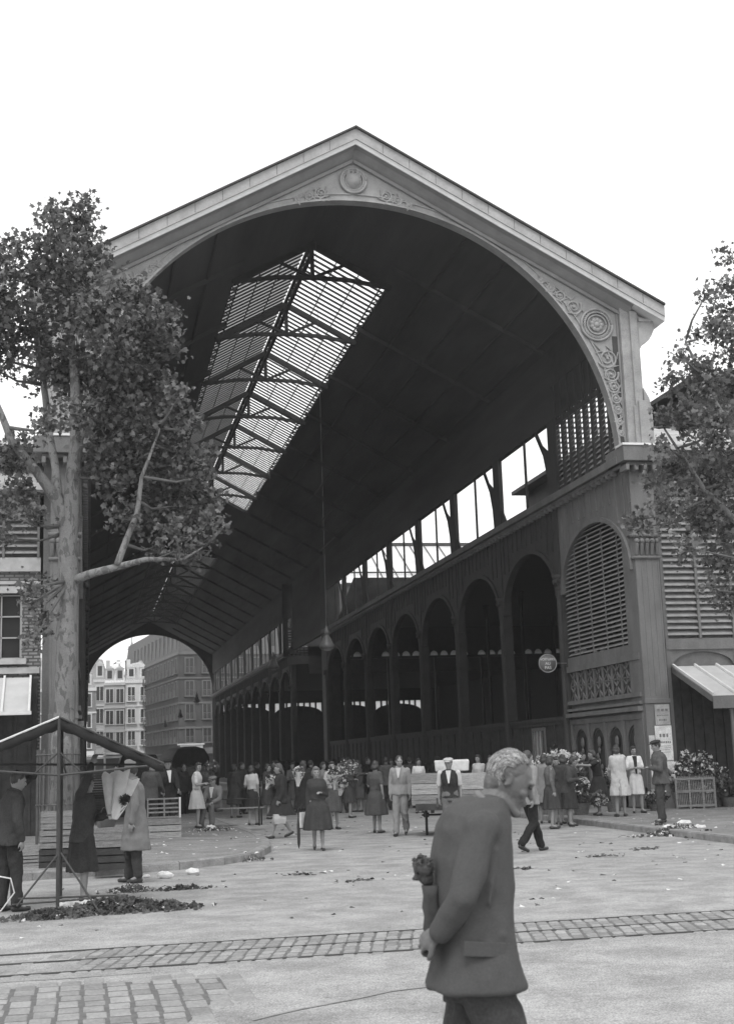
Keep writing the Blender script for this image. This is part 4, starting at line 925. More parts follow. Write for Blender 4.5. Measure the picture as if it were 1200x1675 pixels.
        rr = [(hem, .235, .20), ((hem+.9)/2, .21, .17), (.9, .19, .145), (1.06, .165, .125), (1.2, .172, .13), (1.33, .18, .13), (1.40, .175, .11), (1.45, .12, .085), (1.48, .07, .068)]; ez = 1.1
    gg = ez*g*(1 if sex == 'f' else .98)
    R_ = []
    for z, w, d in rr:
        fo = max(0, (.95-z))*.10 if kind == 'coat' else 0
        c = wst(z) if z > .85 or seat else Vector((wst(.85).x, wst(.85).y, z*k)); R_.append(ring(c, w*k*gg, d*k*gg, Ml if z > .85 else I3, 32, fo, px*.3, 6))
    b.loft(R_); short = kind in ('blouse', 'dress') and tv > .3 or (len(top) > 3 and top[3] == 'short')
    if kind == 'vest':
        b3 = MB()
        for s in (-1, 1): b3.cap(J[s][0], J[s][0].lerp(J[s][1], .8), .066*k, .06*k)
        solid(b3, .0135*k, 'shirt_sleeves', cloth(.5), T, .008*k, 9)
    for s in (-1, 1):
        if kind == 'vest': continue
        a, e, w, f = J[s]; q = (1.25 if kind in ('jacket', 'coat') else 1.08); b.cap(a-S(s*.02, 0, .0), e if not short else a.lerp(e, .75), .062*k*q, .052*k*q)
        if not short and kind != 'vest': b.cap(e, e.lerp(w, .93), .05*k*q, .040*k*q)
    nm = {'blouse': 'blouse', 'dress': 'bodice', 'shirt': 'shirt', 'vest': 'vest', 'jacket': 'jacket', 'coat': 'coat'}[kind]
    solid(b, .0135*k, nm, cloth(tv), T, (.014 if kind in ('coat', 'jacket') else .010)*k, 9, ridge=.8)
    if kind in ('jacket', 'coat', 'shirt'):
        b = MB(); b.tube([neck+Ml@S(.072*cos(a)*1.05, .062*sin(a)-.008, .012+.015*sin(a)) for a in [PI*1.62+2*PI*.88*(i/14-.5)+PI for i in range(15)]], .017*k, 8); b.build('collar', cloth(tv*1.15), T, True)
    if open_v is not None:
        b = MB(); z1 = 1.46; z2 = open_v[1]
        b.prism([(-.055, z1), (.055, z1), (.012, z2), (-.012, z2)], lambda u, z, d: SP(u, d-(.0 if z > 1.4 else .035)-(.1 if z > 1.4 else .115), z), -.035*g, .03); b.build('shirt_front', cloth(open_v[0]), T)
    # --- hair, hat
    b = MB(); r = Mh
    b.ell(hd+r@S(0, .016, .024), (.083*k, .094*k, .104*k), r, 16, 12)
    if sex == 'f':
        for s in (-1, 1): b.ell(hd+r@S(s*.062, .035, -.03), (.035*k, .055*k, .07*k), r, 12, 8)
        b.ell(hd+r@S(0, .07, -.05-hairlen*.4), (.07*k, .045*k, (.07+hairlen*.5)*k), r, 12, 8); b.ell(hd+r@S(0, -.05, .085), (.06*k, .045*k, .035*k), r, 12, 8)
    bb = b; solid(bb, .011*k, 'hair', hair, T, .010*k, 22)
    # cut the face free: push face-side hair back
    if hat:
        ht, hv = hat; b = MB(); M4 = Matrix.Translation(hd)@r.to_4x4()
        if ht == 'fedora': b.lathe((0, .005, .0), [(.001, .165*k), (.05*k, .17*k), (.078*k, .155*k), (.088*k, .075*k), (.09*k, .058*k), (.155*k, .052*k), (.16*k, .058*k), (.09*k, .066*k)], 22)
        elif ht == 'cap': b.ell((0, .005*k, .082*k), (.108*k, .122*k, .042*k), None, 18, 10); b.ell((0, -.10*k, .062*k), (.062*k, .06*k, .010*k), None, 14, 8); b.lathe((0, 0, .045*k), [(.084*k, 0), (.09*k, .04*k)], 18)
        else: b.ell((0, .01*k, .095*k), (.12*k, .125*k, .04*k), None, 18, 10)
        b.v = [tuple(M4@Vector(v)) for v in b.v]; b.build('hat' if ht != 'cap' else 'cap', cloth(hv), T, True)
    # eyes
    b = MB()
    for s in (-1, 1): b.ell(hd+Mh@S(s*.031, -.083, .008), (.013*k, .008*k, .007*k), Mh, 10, 6)
    b.build('eyes', BLACK, T, True)
    T['k'] = k; W = Matrix.Translation(p)@Matrix.Rotation(rz+rad(face), 4, 'Z')
    return T, {s: W@(J[s][2]+J[s][3]*.06*k) for s in (-1, 1)}, W
# ---- helpers for carried things
PET = mat('white_petal', .7, .7, .2, 9., trans=.3); PETM = mat('grey_petal', .38, .7, .3, 9., trans=.3); GREEN = mat('flower_leaf', .09, .6, .4, 6., trans=.2)
def petals(name, c, r, n, size, m, parent=None, up=.3, loc=None):
    P = []; 
    for i in range(n): d = Vector(RNG.normal(size=3)).normalized()*RNG.uniform(.35, 1)**.5; P.append((c[0]+d.x*r[0], c[1]+d.y*r[1], c[2]+d.z*r[2]))
    return leaf_mesh(name, P, size, m, parent, up)
def bouquet(p, r, h, label, white=.5, paper=True, tilt=(0, 0, 1), n=60, group=None):
    t = Vector(tilt).normalized(); T = empty('bouquet', p, label, 'bouquet', group); c = t*h*.72
    petals('flowers', c+t*r*.3, (r, r, r*.8), int(n*white*2.2), .055, PET if white > .4 else PETM, T); petals('leaves', c, (r*1.1, r*1.1, r*1.1), n*2, .08, GREEN, T)
    b = MB()
    for k in range(9): d = Vector(RNG.normal(size=3))*.4; b.tube([-t*h*.12+d*.04, c+d*r], [.004, .004], 4)
    b.build('stems', GREEN, T)
    if paper:
        b = MB(); ref = t.orthogonal().normalized(); bt = t.cross(ref); R_ = []
        for q, rr in ((-.05, .03), (.2, .05), (.5, r*.75), (.78, r*1.15)): R_.append([t*h*q+(ref*cos(a)+bt*sin(a))*rr*(1+.13*sin(5*a+q*3)) for a in [2*PI*i/20 for i in range(20)]])
        b.loft(R_, False); b.build('paper_wrap', PAPER, T, True)
    return T
def handbag(p, w, h, d, v, label, rz=0., cat='handbag'):
    T = empty('handbag', p, label, cat, None, rz); b = MB(); b.loft([[(sx*w/2*q, sy*d/2*q2, z) for sx, sy in ((-1, -1), (1, -1), (1, 1), (-1, 1))] for q, q2, z in ((.9, 1, -h), (1, 1.05, -h*.5), (.95, .6, 0))])
    b.build('bag_body', mat('leather_%d' % int(v*100), v, .45, .2, 6., .1), T, bevel=.012); b = MB(); b.tube([(w*.32*cos(a), 0, h*.55*sin(a)-.01) for a in [PI*i/12 for i in range(13)]], .008, 6); b.build('handle', BLACK, T, True); return T
# ---------------------------------------------------------------- the crowd
woman = lambda *a, **k: person(*a, sex='f', **k); man = lambda *a, **k: person(*a, sex='m', **k)
PZ = .125
# left foreground
_, hs, _ = man(12, 1492, 1.70, 120, 'man in dark clothes at the left edge gripping the stall bar', top=('jacket', .045), bottom=('trousers', .035), arms=('down', ((.25, -.75, .45), (.2, -.8, .35))), lean=.06)
_, hs, W = woman(134, 1474, 1.60, 60, 'woman in a dark plaid jacket hugging white paper wrapped flowers under the stall', top=('jacket', .05), bottom=('skirt', .04, .40, .2), arms=(((.1, -.45, .75), (.0, -.35, .9)), 'hold'), lean=.04, hairlen=.1, shoes=SHOE)
bq = W@Vector((.16, -.36, 1.08)); T = bouquet(bq, .055, .34, 'tall white paper wrapped bouquet in the arms of the woman under the stall', .05, False, (.7, -.15, .8), 24)
for k, (dx, dy, rx, ry, w0, h0) in enumerate(((-.05, -.04, .05, -.05, .085, .60), (.02, -.09, -.02, .17, .10, .66), (.10, -.03, .0, .42, .085, .58), (.05, -.12, .3, .3, .06, .40))):
    b = MB(); R_ = []
    for t, r in ((0, .03), (.25, .06), (.7, w0*.9), (1, w0)): R_.append([Vector((r*cos(a)*(1+.16*sin(3*a+k)), r*.5*sin(a)*(1+.15*sin(4*a+t*4)), h0*t+.035*sin(2*a+k)*t)) for a in [2*PI*i/18 for i in range(18)]])
    b.loft(R_, False); o = b.build('paper_cone', PAPER, T, True); o.location = (dx*.3, dy, -.05); o.rotation_euler = (-.25, ry, rx)
_, hs, W = man(222, 1444, 1.76, -80, 'man in a long pale raincoat and felt hat standing by the kerb', top=('coat', .17, .46), bottom=('trousers', .05), hat=('fedora', .16), arms=('hold', 'down'), lean=.03, shoes=SHOE)
handbag(W@Vector((-.1, -.42, 1.02)), .27, .2, .1, .09, 'dark leather handbag held in front of the man in the raincoat', .5)
# behind them, on the pavement
man(246, 1366, 1.68, 160, 'man in a dull grey jacket seen from behind near the upright crate', top=('jacket', .08), bottom=('trousers', .05), z0=PZ, arms=('front', 'down'))
man(276, 1360, 1.72, 10, 'man in a dark suit and white shirt leaning on the upright crate', top=('jacket', .03), bottom=('trousers', .04), z0=PZ, arms=('front', 'front'), open_v=(.7, 1.18), hat=('cap', .03), lean=.1)
woman(322, 1355, 1.62, 70, 'young woman in a pale short sleeved dress turning to smile', top=('blouse', .52), bottom=('skirt', .42, .50, .2), z0=PZ, head=(-.9, 0), arms=('fold', 'fold'))
woman(340, 1340, 1.58, -20, 'dark clothed woman half hidden behind the seated man', top=('blouse', .06), bottom=('skirt', .05, .45), z0=PZ)
# seated man on bench
sp = on(352, 1352, 'Z', PZ); man(0, 0, 1.70, -25, 'man in a grey suit and cap seated on the end of the bench', pos=sp, top=('jacket', .15), bottom=('trousers', .12), legs='sit', hat=('cap', .14), arms=('lap', 'lap'), open_v=(.6, 1.2), lean=.15)
woman(414, 1350, 1.62, 175, 'woman in a pale belted blouse and black skirt seen from behind', top=('blouse', .42), bottom=('skirt', .03, .48, .2), arms=('down', 'hold'), hairlen=.0)
woman(462, 1371, 1.66, -80, 'woman in a short dark coat striding left with a light bag', top=('jacket', .035), bottom=('skirt', .035, .52, .19), legs=('x', .3) and (1, .26), arms=('down', 'carry'), hairlen=.12, hair=mat('brown_hair', .07, .5, .3, 30., .4))
p = on(457, 1348, 'Y', on(462, 1371, 'Z', 0).y-.15); handbag((p.x, p.y, p.z+.22), .30, .22, .12, .38, 'pale box handbag carried low by the striding woman', .2)
woman(498, 1356, 1.70, 165, 'tall woman in black with dark hair behind the woman in the dark dress', top=('coat', .025, .5), bottom=('skirt', .03, .45), hairlen=.1)
woman(521, 1391, 1.58, 6, 'stout woman in a plain dark dress walking with a bag and folded umbrella', top=('blouse', .04, 0, 'long'), bottom=('skirt', .04, .42, .22), girth=1.25, arms=('down', ((.2, .05, -1), (-.55, -.8, .2))), legs=(1, .12), hair=mat('greying_hair', .13, .6, .3, 30., .4))
woman(546, 1357, 1.66, 15, 'smiling woman with a light patterned blouse behind the stout woman', top=('blouse', .35), bottom=('skirt', .08, .45), arms=('hold', 'hold'), z0=0)
_, hs, W = woman(616, 1363, 1.64, 150, 'woman in a dotted grey dress seen from behind with flowers', top=('blouse', .08, 0, 'short'), bottom=('skirt', .06, .43, .26), arms=('down', 'hold'), hair=HAIRD)
man(634, 1325, 1.72, 180, 'broad man in a grey jacket seen from behind among the crowd', top=('jacket', .10), bottom=('trousers', .05), hair=HAIRD)
man(657, 1367, 1.74, -12, 'workman in pale overalls walking beside the cart', top=('shirt', .24), bottom=('trousers', .22), legs=(-1, .2), arms=('down', 'down'), open_v=(.45, 1.25), head=(.15, 0))
man(739, 1377, 1.66, 0, 'porter in a cap and dark vest pulling the loaded cart', top=('vest', .03), bottom=('trousers', .13), hat=('cap', .4), arms=('pull', 'pull'), open_v=(.5, 1.2), legs=(1, .15), head=(0, .15))
woman(687, 1330, 1.66, 10, 'person in white behind the cart between workman and crates', top=('blouse', .6), bottom=('skirt', .1, .45), name='person')
woman(786, 1330, 1.70, -30, 'woman with dark hair looking over the crates on the cart', top=('blouse', .45), bottom=('skirt', .1, .45))
woman(480, 1330, 1.66, 30, 'woman in a mid grey dress in the crowd behind the striding woman', top=('blouse', .12), bottom=('skirt', .1, .45), arms=('hold', 'hold'))
woman(572, 1338, 1.64, 60, 'woman in dark clothes gathering flowers in the middle of the crowd', top=('blouse', .06), bottom=('skirt', .05, .45), arms=('hold', 'reach'))
# right of the foreground man
man(868, 1394, 1.74, 135, 'man in a grey jacket and black trousers striding away behind the old man', top=('jacket', .24), bottom=('trousers', .02), legs=(1, .34), arms=('swing', 'front'))
woman(892, 1347, 1.66, 165, 'woman in a light grey coat with a shoulder bag seen from behind', top=('coat', .2, .52), bottom=('skirt', .08, .45), hair=HAIRD, z0=0)
man(884, 1318, 1.82, 180, 'tall man in a dark hat by the small lit window', top=('coat', .03, .5), bottom=('trousers', .03), hat=('fedora', .02), z0=PZ, pos=(6.4, 4.3, PZ))
woman(914, 1348, 1.58, 20, 'woman dressed in black squeezed between the coats and the flowers', top=('coat', .03, .5), bottom=('skirt', .03, .45))
woman(932, 1352, 1.62, 60, 'woman in a brown jacket bending to a sheaf of flowers', top=('jacket', .06), bottom=('skirt', .04, .42), arms=('hold', 'hold'), lean=.25)
woman(922, 1318, 1.60, 10, 'flower seller peering over the tall white flowers', top=('blouse', .3), bottom=('skirt', .1, .45), z0=PZ)
woman(946, 1320, 1.62, -10, 'flower seller with curled hair between niche panels and flowers', top=('blouse', .2), bottom=('skirt', .1, .45), z0=PZ)
woman(982, 1334, 1.62, -60, 'woman in a full black dress stretching out a bare arm', top=('blouse', .03, 0, 'short'), bottom=('skirt', .03, .36, .28), arms=('reach', 'reach'), lean=.2, z0=PZ)
woman(1016, 1336, 1.70, 190, 'woman in a long pale loose coat with her back turned', top=('coat', .46, .50), bottom=('skirt', .3, .5), z0=PZ, arms=('front', 'front'))
woman(1043, 1330, 1.66, 15, 'woman in a white overall with a dark scarf down the front', top=('blouse', .68), bottom=('skirt', .55, .48), z0=PZ, arms=('fold', 'fold'), open_v=(.03, 1.0))
man(1085, 1346, 1.76, -75, 'man in a flat cap and heavy dark jacket standing alone on the kerb', top=('jacket', .085), bottom=('trousers', .05), hat=('cap', .04), arms=('back', 'fold'), z0=PZ, girth=1.12, shoes=SHOE)
for (px, py, H, f, sx, tv, bv, lab, kw) in (
    (384, 1338, 1.66, 160, 'f', .05, .04, 'woman in dark clothes with her back turned beyond the bench', {}), (396, 1332, 1.72, 30, 'm', .05, .04, 'man in a dark jacket far back behind the bench', {}),
    (438, 1340, 1.64, 60, 'f', .05, .04, 'dark dressed woman receiving flowers from the belted woman', {'arms': ('hold', 'hold')}), (448, 1330, 1.72, 0, 'm', .04, .03, 'man in black half hidden left of the striding woman', {}),
    (510, 1332, 1.70, 120, 'm', .05, .04, 'man in a dark coat between the two women in black', {}), (531, 1336, 1.64, 40, 'f', .18, .05, 'woman with a pale collar right behind the stout woman', {}),
    (562, 1330, 1.74, 180, 'm', .05, .04, 'dark man seen from behind past the big bouquet', {}), (588, 1328, 1.66, -60, 'f', .08, .05, 'woman in grey deep in the crowd left of the dotted dress', {}),
    (603, 1320, 1.72, 90, 'm', .03, .03, 'man in dark clothes deep in the hall behind the dotted dress', {}), (672, 1322, 1.7, 170, 'm', .06, .04, 'man with his back turned behind the workman', {}),
    (806, 1330, 1.68, -20, 'f', .10, .06, 'dark haired woman right of the cart load', {'arms': ('hold', 'down')}), (862, 1326, 1.7, 200, 'f', .07, .05, 'woman in a dark coat beyond the striding man', {}),
    (903, 1356, 1.62, 100, 'f', .12, .05, 'woman in a greyish coat overlapping the black dressed one', {}), (924, 1350, 1.64, 175, 'f', .05, .04, 'woman in a dark jacket with her back to the road', {'arms': ('hold', 'down')}),
    (956, 1330, 1.68, 60, 'f', .05, .03, 'woman in dark clothes between the flowers and the full black dress', {}), (968, 1322, 1.72, -30, 'm', .08, .04, 'man with a dark hat before the niche panels', {'hat': ('fedora', .03)}),
    (1062, 1322, 1.6, 40, 'f', .08, .05, 'small woman in dark grey beside the white overall', {}), (300, 1338, 1.72, 60, 'm', .04, .03, 'dark man standing left of the young woman in the pale dress', {}), (262, 1346, 1.68, 100, 'm', .05, .04, 'man in shade just behind the suited man', {'hat': ('cap', .03)}),
    (420, 1322, 1.7, 90, 'm', .04, .03, 'dark figure deep in the hall behind the belted woman', {}), (642, 1318, 1.66, 20, 'f', .3, .05, 'woman with a pale blouse far back in the roadway', {}), (716, 1318, 1.7, 150, 'm', .05, .04, 'man with his back turned far behind the cart', {})):
    person(px, py, H, f, lab, sex=sx, top=('jacket' if sx == 'm' else ('blouse' if tv > .1 else 'coat'), tv), bottom=('trousers', bv) if sx == 'm' else ('skirt', bv, .46), **kw)
# carried things of the crowd
p = on(497, 1330, 'Y', -8.2); handbag((-3.12, -8.05, .72), .12, .3, .06, .5, 'flat pale bag held against the stout woman by her side', .4)
b = MB(); b.tube([(0, 0, 0), (0, 0, .1), (0, 0, .45), (0, 0, .62)], [.006, .028, .032, .01], 8); b.tube([(0, 0, .6), (0, 0, .74), (.03, 0, .78), (.06, 0, .74)], .01, 6); o = b.build('umbrella', BLACK, None, True); pu = on(489, 1388, 'Y', -8.0); o.location = (pu.x, -8.0, max(.03, pu.z)); tag(o, 'folded black umbrella hanging beside the stout woman', 'umbrella')
for (px, py, Y, r, h, lab, wh, tl) in ((547, 1290, -3.1, .17, .45, 'bouquet of pale flowers held by the smiling woman', .6, (0, -.2, 1)), (578, 1282, -1.9, .26, .5, 'big spiky bouquet held out by the woman in the dotted dress', .5, (-.3, 0, 1)),
        (556, 1300, -3.0, .12, .35, 'small paper wrapped bunch beside the smiling woman', .5, (.2, -.2, 1)), (487, 1285, -3.3, .13, .4, 'white bunch carried behind the striding woman', .8, (.1, 0, 1)), (436, 1290, -3.0, .13, .3, 'white cloth wrapped bunch in the arms of the woman with the belted blouse', .9, (.4, -.2, .7)),
        (955, 1300, -2.6, .18, .5, 'sheaf of pale flowers pointing down from the bending woman', .6, (.6, -.2, -.2)), (348, 1275, 2.2, .18, .45, 'spray of thin leaves rising behind the seated man', .1, (-.1, 0, 1))):
    q = on(px, py, 'Y', Y); bouquet(q, r, h, lab, wh, wh > .45 and h < .48, tl, 50)
# ================================================================ market things
def crate(w, d, h, m, label, loc, rz=0., rows=3, group='wooden market crates', fill=None, thin=.012, posts=True, gap=.014):
    b = MB(); g = h/rows
    for i in range(rows):
        z0 = i*g+.004; z1 = (i+1)*g-gap
        for y in (-d/2, d/2-thin): b.box(-w/2, w/2, y, y+thin, z0, z1)
        for x in (-w/2, w/2-thin): b.box(x, x+thin, -d/2+thin, d/2-thin, z0, z1)
    if posts:
        for x in (-w/2+thin, w/2-thin-.03):
            for y in (-d/2+thin, d/2-thin-.03): b.box(x, x+.03, y, y+.03, 0, h)
    b.box(-w/2+thin, w/2-thin, -d/2+thin, d/2-thin, .012, .022)
    o = b.build('crate', m); o.location = loc; o.rotation_euler = (0, 0, rz); tag(o, label, 'crate', group); return o
P = lambda px, py, z=PZ: on(px, py, 'Z', z)
q = P(44, 1417); crate(.42, .3, .17, WOODL, 'white slatted crate at the bottom of the pair near the tree', (q.x, q.y+.15, PZ), .1, 3)
crate(.42, .3, .17, WOODL, 'white slatted crate on top of the pair near the tree', (q.x+.01, q.y+.15, PZ+.172), .06, 3)
q = P(92, 1420)
for i, (v, lab) in enumerate(((WOODD, 'dark crate at the bottom of the stack against the tree guard'), (WOOD, 'grey crate in the middle of the stack against the tree guard'), (WOOD, 'topmost grey crate of the stack against the tree guard'))): crate(.55, .42, .30, v, lab, (q.x+.02*i, q.y+.3, PZ+.302*i), -.05*i, 3)
q = P(186, 1424)
for i, lab in enumerate(('dark lowest crate behind the man in the raincoat', 'slatted upper crate behind the man in the raincoat')): crate(.62, .45, .34, (WOODD, WOOD)[i], lab, (q.x, q.y+.35, PZ+.342*i), .04, 3)
q = P(270, 1371)
for i, lab in enumerate(('pale flat crate lowest under the upright one', 'pale flat crate in the middle under the upright one', 'grey flat crate third from the ground under the upright one')): crate(.72, .42, .14, (WOODL, WOODL, WOOD)[i], lab, (q.x, q.y+.25, PZ+.142*i), .02, 1)
b = MB()
for z in (0, .11, .2, .29, .4): b.box(-.36, .36, -.01, .01, z, z+.035)
for x in (-.36, 0, .33): b.box(x, x+.03, -.015, .015, 0, .44)
o = b.build('slatted_tray', WOOD); o.location = (q.x-.02, q.y+.1, PZ+.43); tag(o, 'dark slatted tray standing upright on the flat crates', 'tray')
b = MB(); b.box(-.018, .018, -.02, .02, 0, .44); o2 = b.build('end_batten', PAPER, o); o2.location = (.36, 0, 0)
# stacked carts and crates in the hall mouth on the left
n = 0
for i in range(4):
    for j in range(5):
        crate(1.0, .6, .30, (WOODD, mat('worn_wood', .085, .85, .35, 5.), WOODD)[(i+j) % 3], '%s crate in the %s column of the tall stack behind the stall' % (('lowest', 'second', 'third', 'fourth', 'topmost')[j], ('first', 'second', 'third', 'fourth')[i]), (-6.75+1.06*i*.9, 9.5+.5*i, PZ+.302*j), .03*((i*3+j*5) % 4-1.5), 4)
# bench
b = MB(); q = P(372, 1352); T = empty('bench', (q.x+.1, q.y+.1, PZ), 'low iron bench with curved end rail by the kerb', 'bench', None, -.25)
for y in (-.16, -.05, .06, .17): b.box(-.85, .85, y, y+.08, .43, .455)
b.build('seat', WOOD, T)
for x in (-.75, .75):
    b = MB(); b.tube([(x, -.2, 0), (x, -.2, .43), (x, -.2, .62), (x, -.12, .70), (x, .18, .72), (x, .26, .6), (x, .26, 0)], .02, 6); b.build('leg', BLACK, T, True)
b = MB(); b.tube([(-.75, .26, .66), (.75, .26, .66)], .015, 6); b.build('back_rail', BLACK, T, True)
# hand cart
CR = -.25
q = on(700, 1366, 'Z', 0); T = empty('hand_cart', (q.x, q.y+.1, 0), 'two wheeled hand cart loaded with crates and pulled by the porter', 'cart', None, CR)
def wheel(x):
    b = MB(); R_ = .42; b.tube([(0, R_*cos(2*PI*k/28), R_*sin(2*PI*k/28)) for k in range(29)], .028, 6); w = b.build('wheel', BLACK, T, True); w.location = (x, 0, .43)
    b = MB(); b.tube([(-.06, 0, 0), (.06, 0, 0)], .05, 8)
    for k in range(10): a = 2*PI*k/10; b.bar((0, .04*cos(a), .04*sin(a)), (0, R_*cos(a), R_*sin(a)), .02, .02)
    b.build('spokes', WOODD, w)
wheel(0); wheel(1.25)
b = MB(); b.box(-.22, 1.48, -.9, .95, .60, .66); b.box(-.22, 1.48, -.95, -.9, .56, .70); b.tube([(-.1, 0, .43), (1.35, 0, .43)], .025, 6); b.box(.1, .18, -.9, .9, .5, .6); b.box(1.07, 1.15, -.9, .9, .5, .6); b.build('cart_bed', WOODD, T)
for x in (.25, 1.0): b = MB(); b.tube([(x, -.9, .62), (x, -1.6, .86)], .022, 6); b.build('shaft', WOOD, T)
cx, cy = q.x, q.y+.1
for i, (x, y, z, w, h, v, lab) in enumerate(((.02, -.55, .665, .62, .22, WOOD, 'grey crate lowest on the left of the cart'), (.02, -.55, .89, .62, .23, WOODL, 'planked crate in the middle on the left of the cart'), (.02, -.55, 1.125, .64, .22, WOOD, 'planked crate topmost on the left of the cart'), (1.12, -.55, .665, .66, .3, WOOD, 'big crate low on the right of the cart'), (1.12, -.55, .97, .68, .35, WOODL, 'tall crate topmost on the right of the cart'), (.62, .05, .665, .8, .6, WOOD, 'wide crate at the back of the cart'))):
    crate(w, .5, h, v, lab, (cx+x*cos(CR)-y*sin(CR), cy+x*sin(CR)+y*cos(CR), z), CR+.02*(i-2), 2 if h < .3 else 3, gap=.004)
b = MB(); b.loft([[( -.36, -.2, 0), (.36, -.2, 0), (.36, .2, 0), (-.36, .2, 0)], [(-.38, -.22, .24), (.38, -.22, .22), (.38, .22, .25), (-.38, .22, .24)]]); o = b.build('box', mat('pale_box', .55, .85, .25, 5., .3), None, bevel=.02); o.location = (cx+.48, cy-.55, 1.365); o.rotation_euler = (0, 0, CR); tag(o, 'pale battered box riding on top of the cart load', 'box')
# flower stand with fence panel, right
q = on(1104, 1300, 'Y', -.95); q2 = on(1170, 1300, 'Y', -1.25); q.z = q2.z = PZ; T = empty('fence_panel', (q.x, q.y, PZ), 'low slatted wooden barrier in front of the flowers under the awning', 'fence', None, math.atan2(q2.y-q.y, q2.x-q.x)); L_ = (q2-q).length
b = MB(); 
for z in (.05, .42, .74): b.box(0, L_, -.02, .02, z, z+.06)
for x in (0, L_*.33, L_*.66, L_-.05): b.box(x, x+.05, -.025, .025, 0, .8)
b.build('rail', WOOD, T); b = MB(); n = 22
for k in range(n): x = .03+k*(L_-.06)/n; b.box(x, x+.022, .021, .033, .08, .84)
b.build('paling_row', WOOD, T)
def planter(px, py, Y, r, n, white, label, h=.5, base=True):
    q = on(px, py, 'Y', Y); T = empty('flower_basket', (q.x, Y, PZ), label, 'flowers', 'baskets of cut flowers'); z = q.z-PZ
    b = MB(); b.lathe((0, 0, 0), [(.16, 0), (.24, z*.45), (.25, z*.47), (.2, z*.45)], 14); b.build('basket', mat('wicker', .12, .9, .4, 30., .5), T)
    petals('leaves', (0, 0, z*.85), (r*1.1, r*.8, h*.6), n*2, .11, GREEN, T); petals('flowers', (0, -.05, z), (r, r*.7, h*.55), int(n*white*1.3), .085, PET, T)
    b = MB()
    for k in range(16): d = RNG.normal(size=2)*.5; b.tube([(d[0]*.1, d[1]*.1, z*.3), (d[0]*r, d[1]*r, z+RNG.uniform(-.2, .25))], .006, 4)
    b.build('stems', GREEN, T)
for a in ((1108, 1262, -.45, .40, 90, .9, 'basket of white flowers left behind the slatted barrier', .55), (1142, 1250, -.35, .45, 110, .9, 'tall basket of white flowers in the middle behind the barrier', .7), (1168, 1266, -.5, .35, 80, .7, 'basket of mixed flowers right of the barrier', .55), (1120, 1237, -.3, .2, 26, .8, 'single tall spray of white flowers above the barrier', .4),
          (1150, 1295, -.7, .32, 70, .5, 'low bunch of flowers in front of the barrier', .3), (1190, 1285, -.8, .35, 60, .15, 'dark leafy plant at the right edge under the awning', .5), (918, 1250, -1.3, .55, 300, 1., 'great mass of pale flowers left of the niche panels', .7), (888, 1250, -.9, .35, 120, .8, 'bunch of tall flowers behind the grey coat', .5), (948, 1290, -1.6, .3, 70, .7, 'pale bouquet basket on the ground near the bending woman', .5),
          (1072, 1240+60, -1.2, .3, 60, .3, 'leafy basket behind the man with the flat cap', .35), (1000, 1262, -.7, .2, 36, .7, 'narrow sheaf of flowers between the black dress and pale coat', .4)):
    planter(*a)
# awning table bits, posters and sign
def text(name, s, size, m, parent, loc, rot, ext=.004):
    cu = bpy.data.curves.new(name, 'FONT'); cu.body = s; cu.size = size; cu.align_x = 'CENTER'; cu.align_y = 'CENTER'; cu.extrude = ext
    o = bpy.data.objects.new(name, cu); col.objects.link(o); dg = bpy.context.evaluated_depsgraph_get(); me = bpy.data.meshes.new_from_object(o.evaluated_get(dg)); bpy.data.objects.remove(o)
    me.materials.clear(); me.materials.append(m); o = bpy.data.objects.new(name, me); col.objects.link(o); o.parent = parent; o.location = loc; o.rotation_euler = rot; return o
q = on(895, 1085, 'Y', 5.2); T = empty('round_sign', (q.x, 5.2, q.z), 'round sign reading VOITURES AU PAS on a bracket from the column', 'sign', None, -.08)
b = MB(); b.tube([(0, -.015, 0), (0, .015, 0)], .285, 32); b.build('disc', mat('sign_grey', .16, .6, .15, 6.), T, True).rotation_euler = (0, 0, 0)
b = MB(); b.tube([(.278*cos(2*PI*k/32), -.02, .278*sin(2*PI*k/32)) for k in range(33)], .012, 6); b.build('rim', mat('sign_rim', .4), T, True)
LT = mat('sign_letter', .75)
text('lettering', 'VOITURES', .105, LT, T, (0, -.022, .12), (PI/2, 0, 0)); text('lettering', 'AU', .12, LT, T, (0, -.022, -.01), (PI/2, 0, 0)); text('lettering', 'PAS', .13, LT, T, (0, -.022, -.14), (PI/2, 0, 0))
b = MB(); b.bar((.28, 0, .0), (7.39-q.x, .2, .0), .03, .03); b.build('bracket', IRON, T)
def poster(x0, x1, z0, z1, v, label, lines):
    T = empty('poster', ((x0+x1)/2, -.462, (z0+z1)/2), label, 'poster', 'posters pasted on the right pier'); w, h = (x1-x0), (z1-z0)
    b = MB(); b.box(-w/2, w/2, -.004, .004, -h/2, h/2); b.build('sheet', mat('poster_%d' % int(v*100), v, .85, .3, 3.5, .1, fine=.2), T)
    b = MB(); rg = random.Random(int(z0*100))
    for wd, ht, z in lines:
        x = -w*.5*wd
        while x < w*.5*wd: l = rg.uniform(.3, .9)*ht*1.5; b.box(x, min(x+l, w*.5*wd+.01), -.006, -.0045, z-ht/2, z+ht/2); x += l+ht*.35
    if lines: b.build('faded_print', mat('faded_ink', v*.55, .85, .5, 12.), T)
poster(7.66, 8.08, 2.32, 2.86, .34, 'worn poster highest on the right pier', [(.7, .07, .12), (.8, .03, -.02), (.5, .05, -.14)])
poster(7.62, 8.1, 1.38, 2.3, .66, 'large pale poster in the middle of the pier', [(.5, .09, .2), (.75, .05, .02), (.7, .02, -.08), (.7, .02, -.13), (.6, .02, -.18), (.7, .015, -.24)])
poster(7.44, 7.60, .95, 2.05, .56, 'narrow torn poster at the left corner of the pier', [])
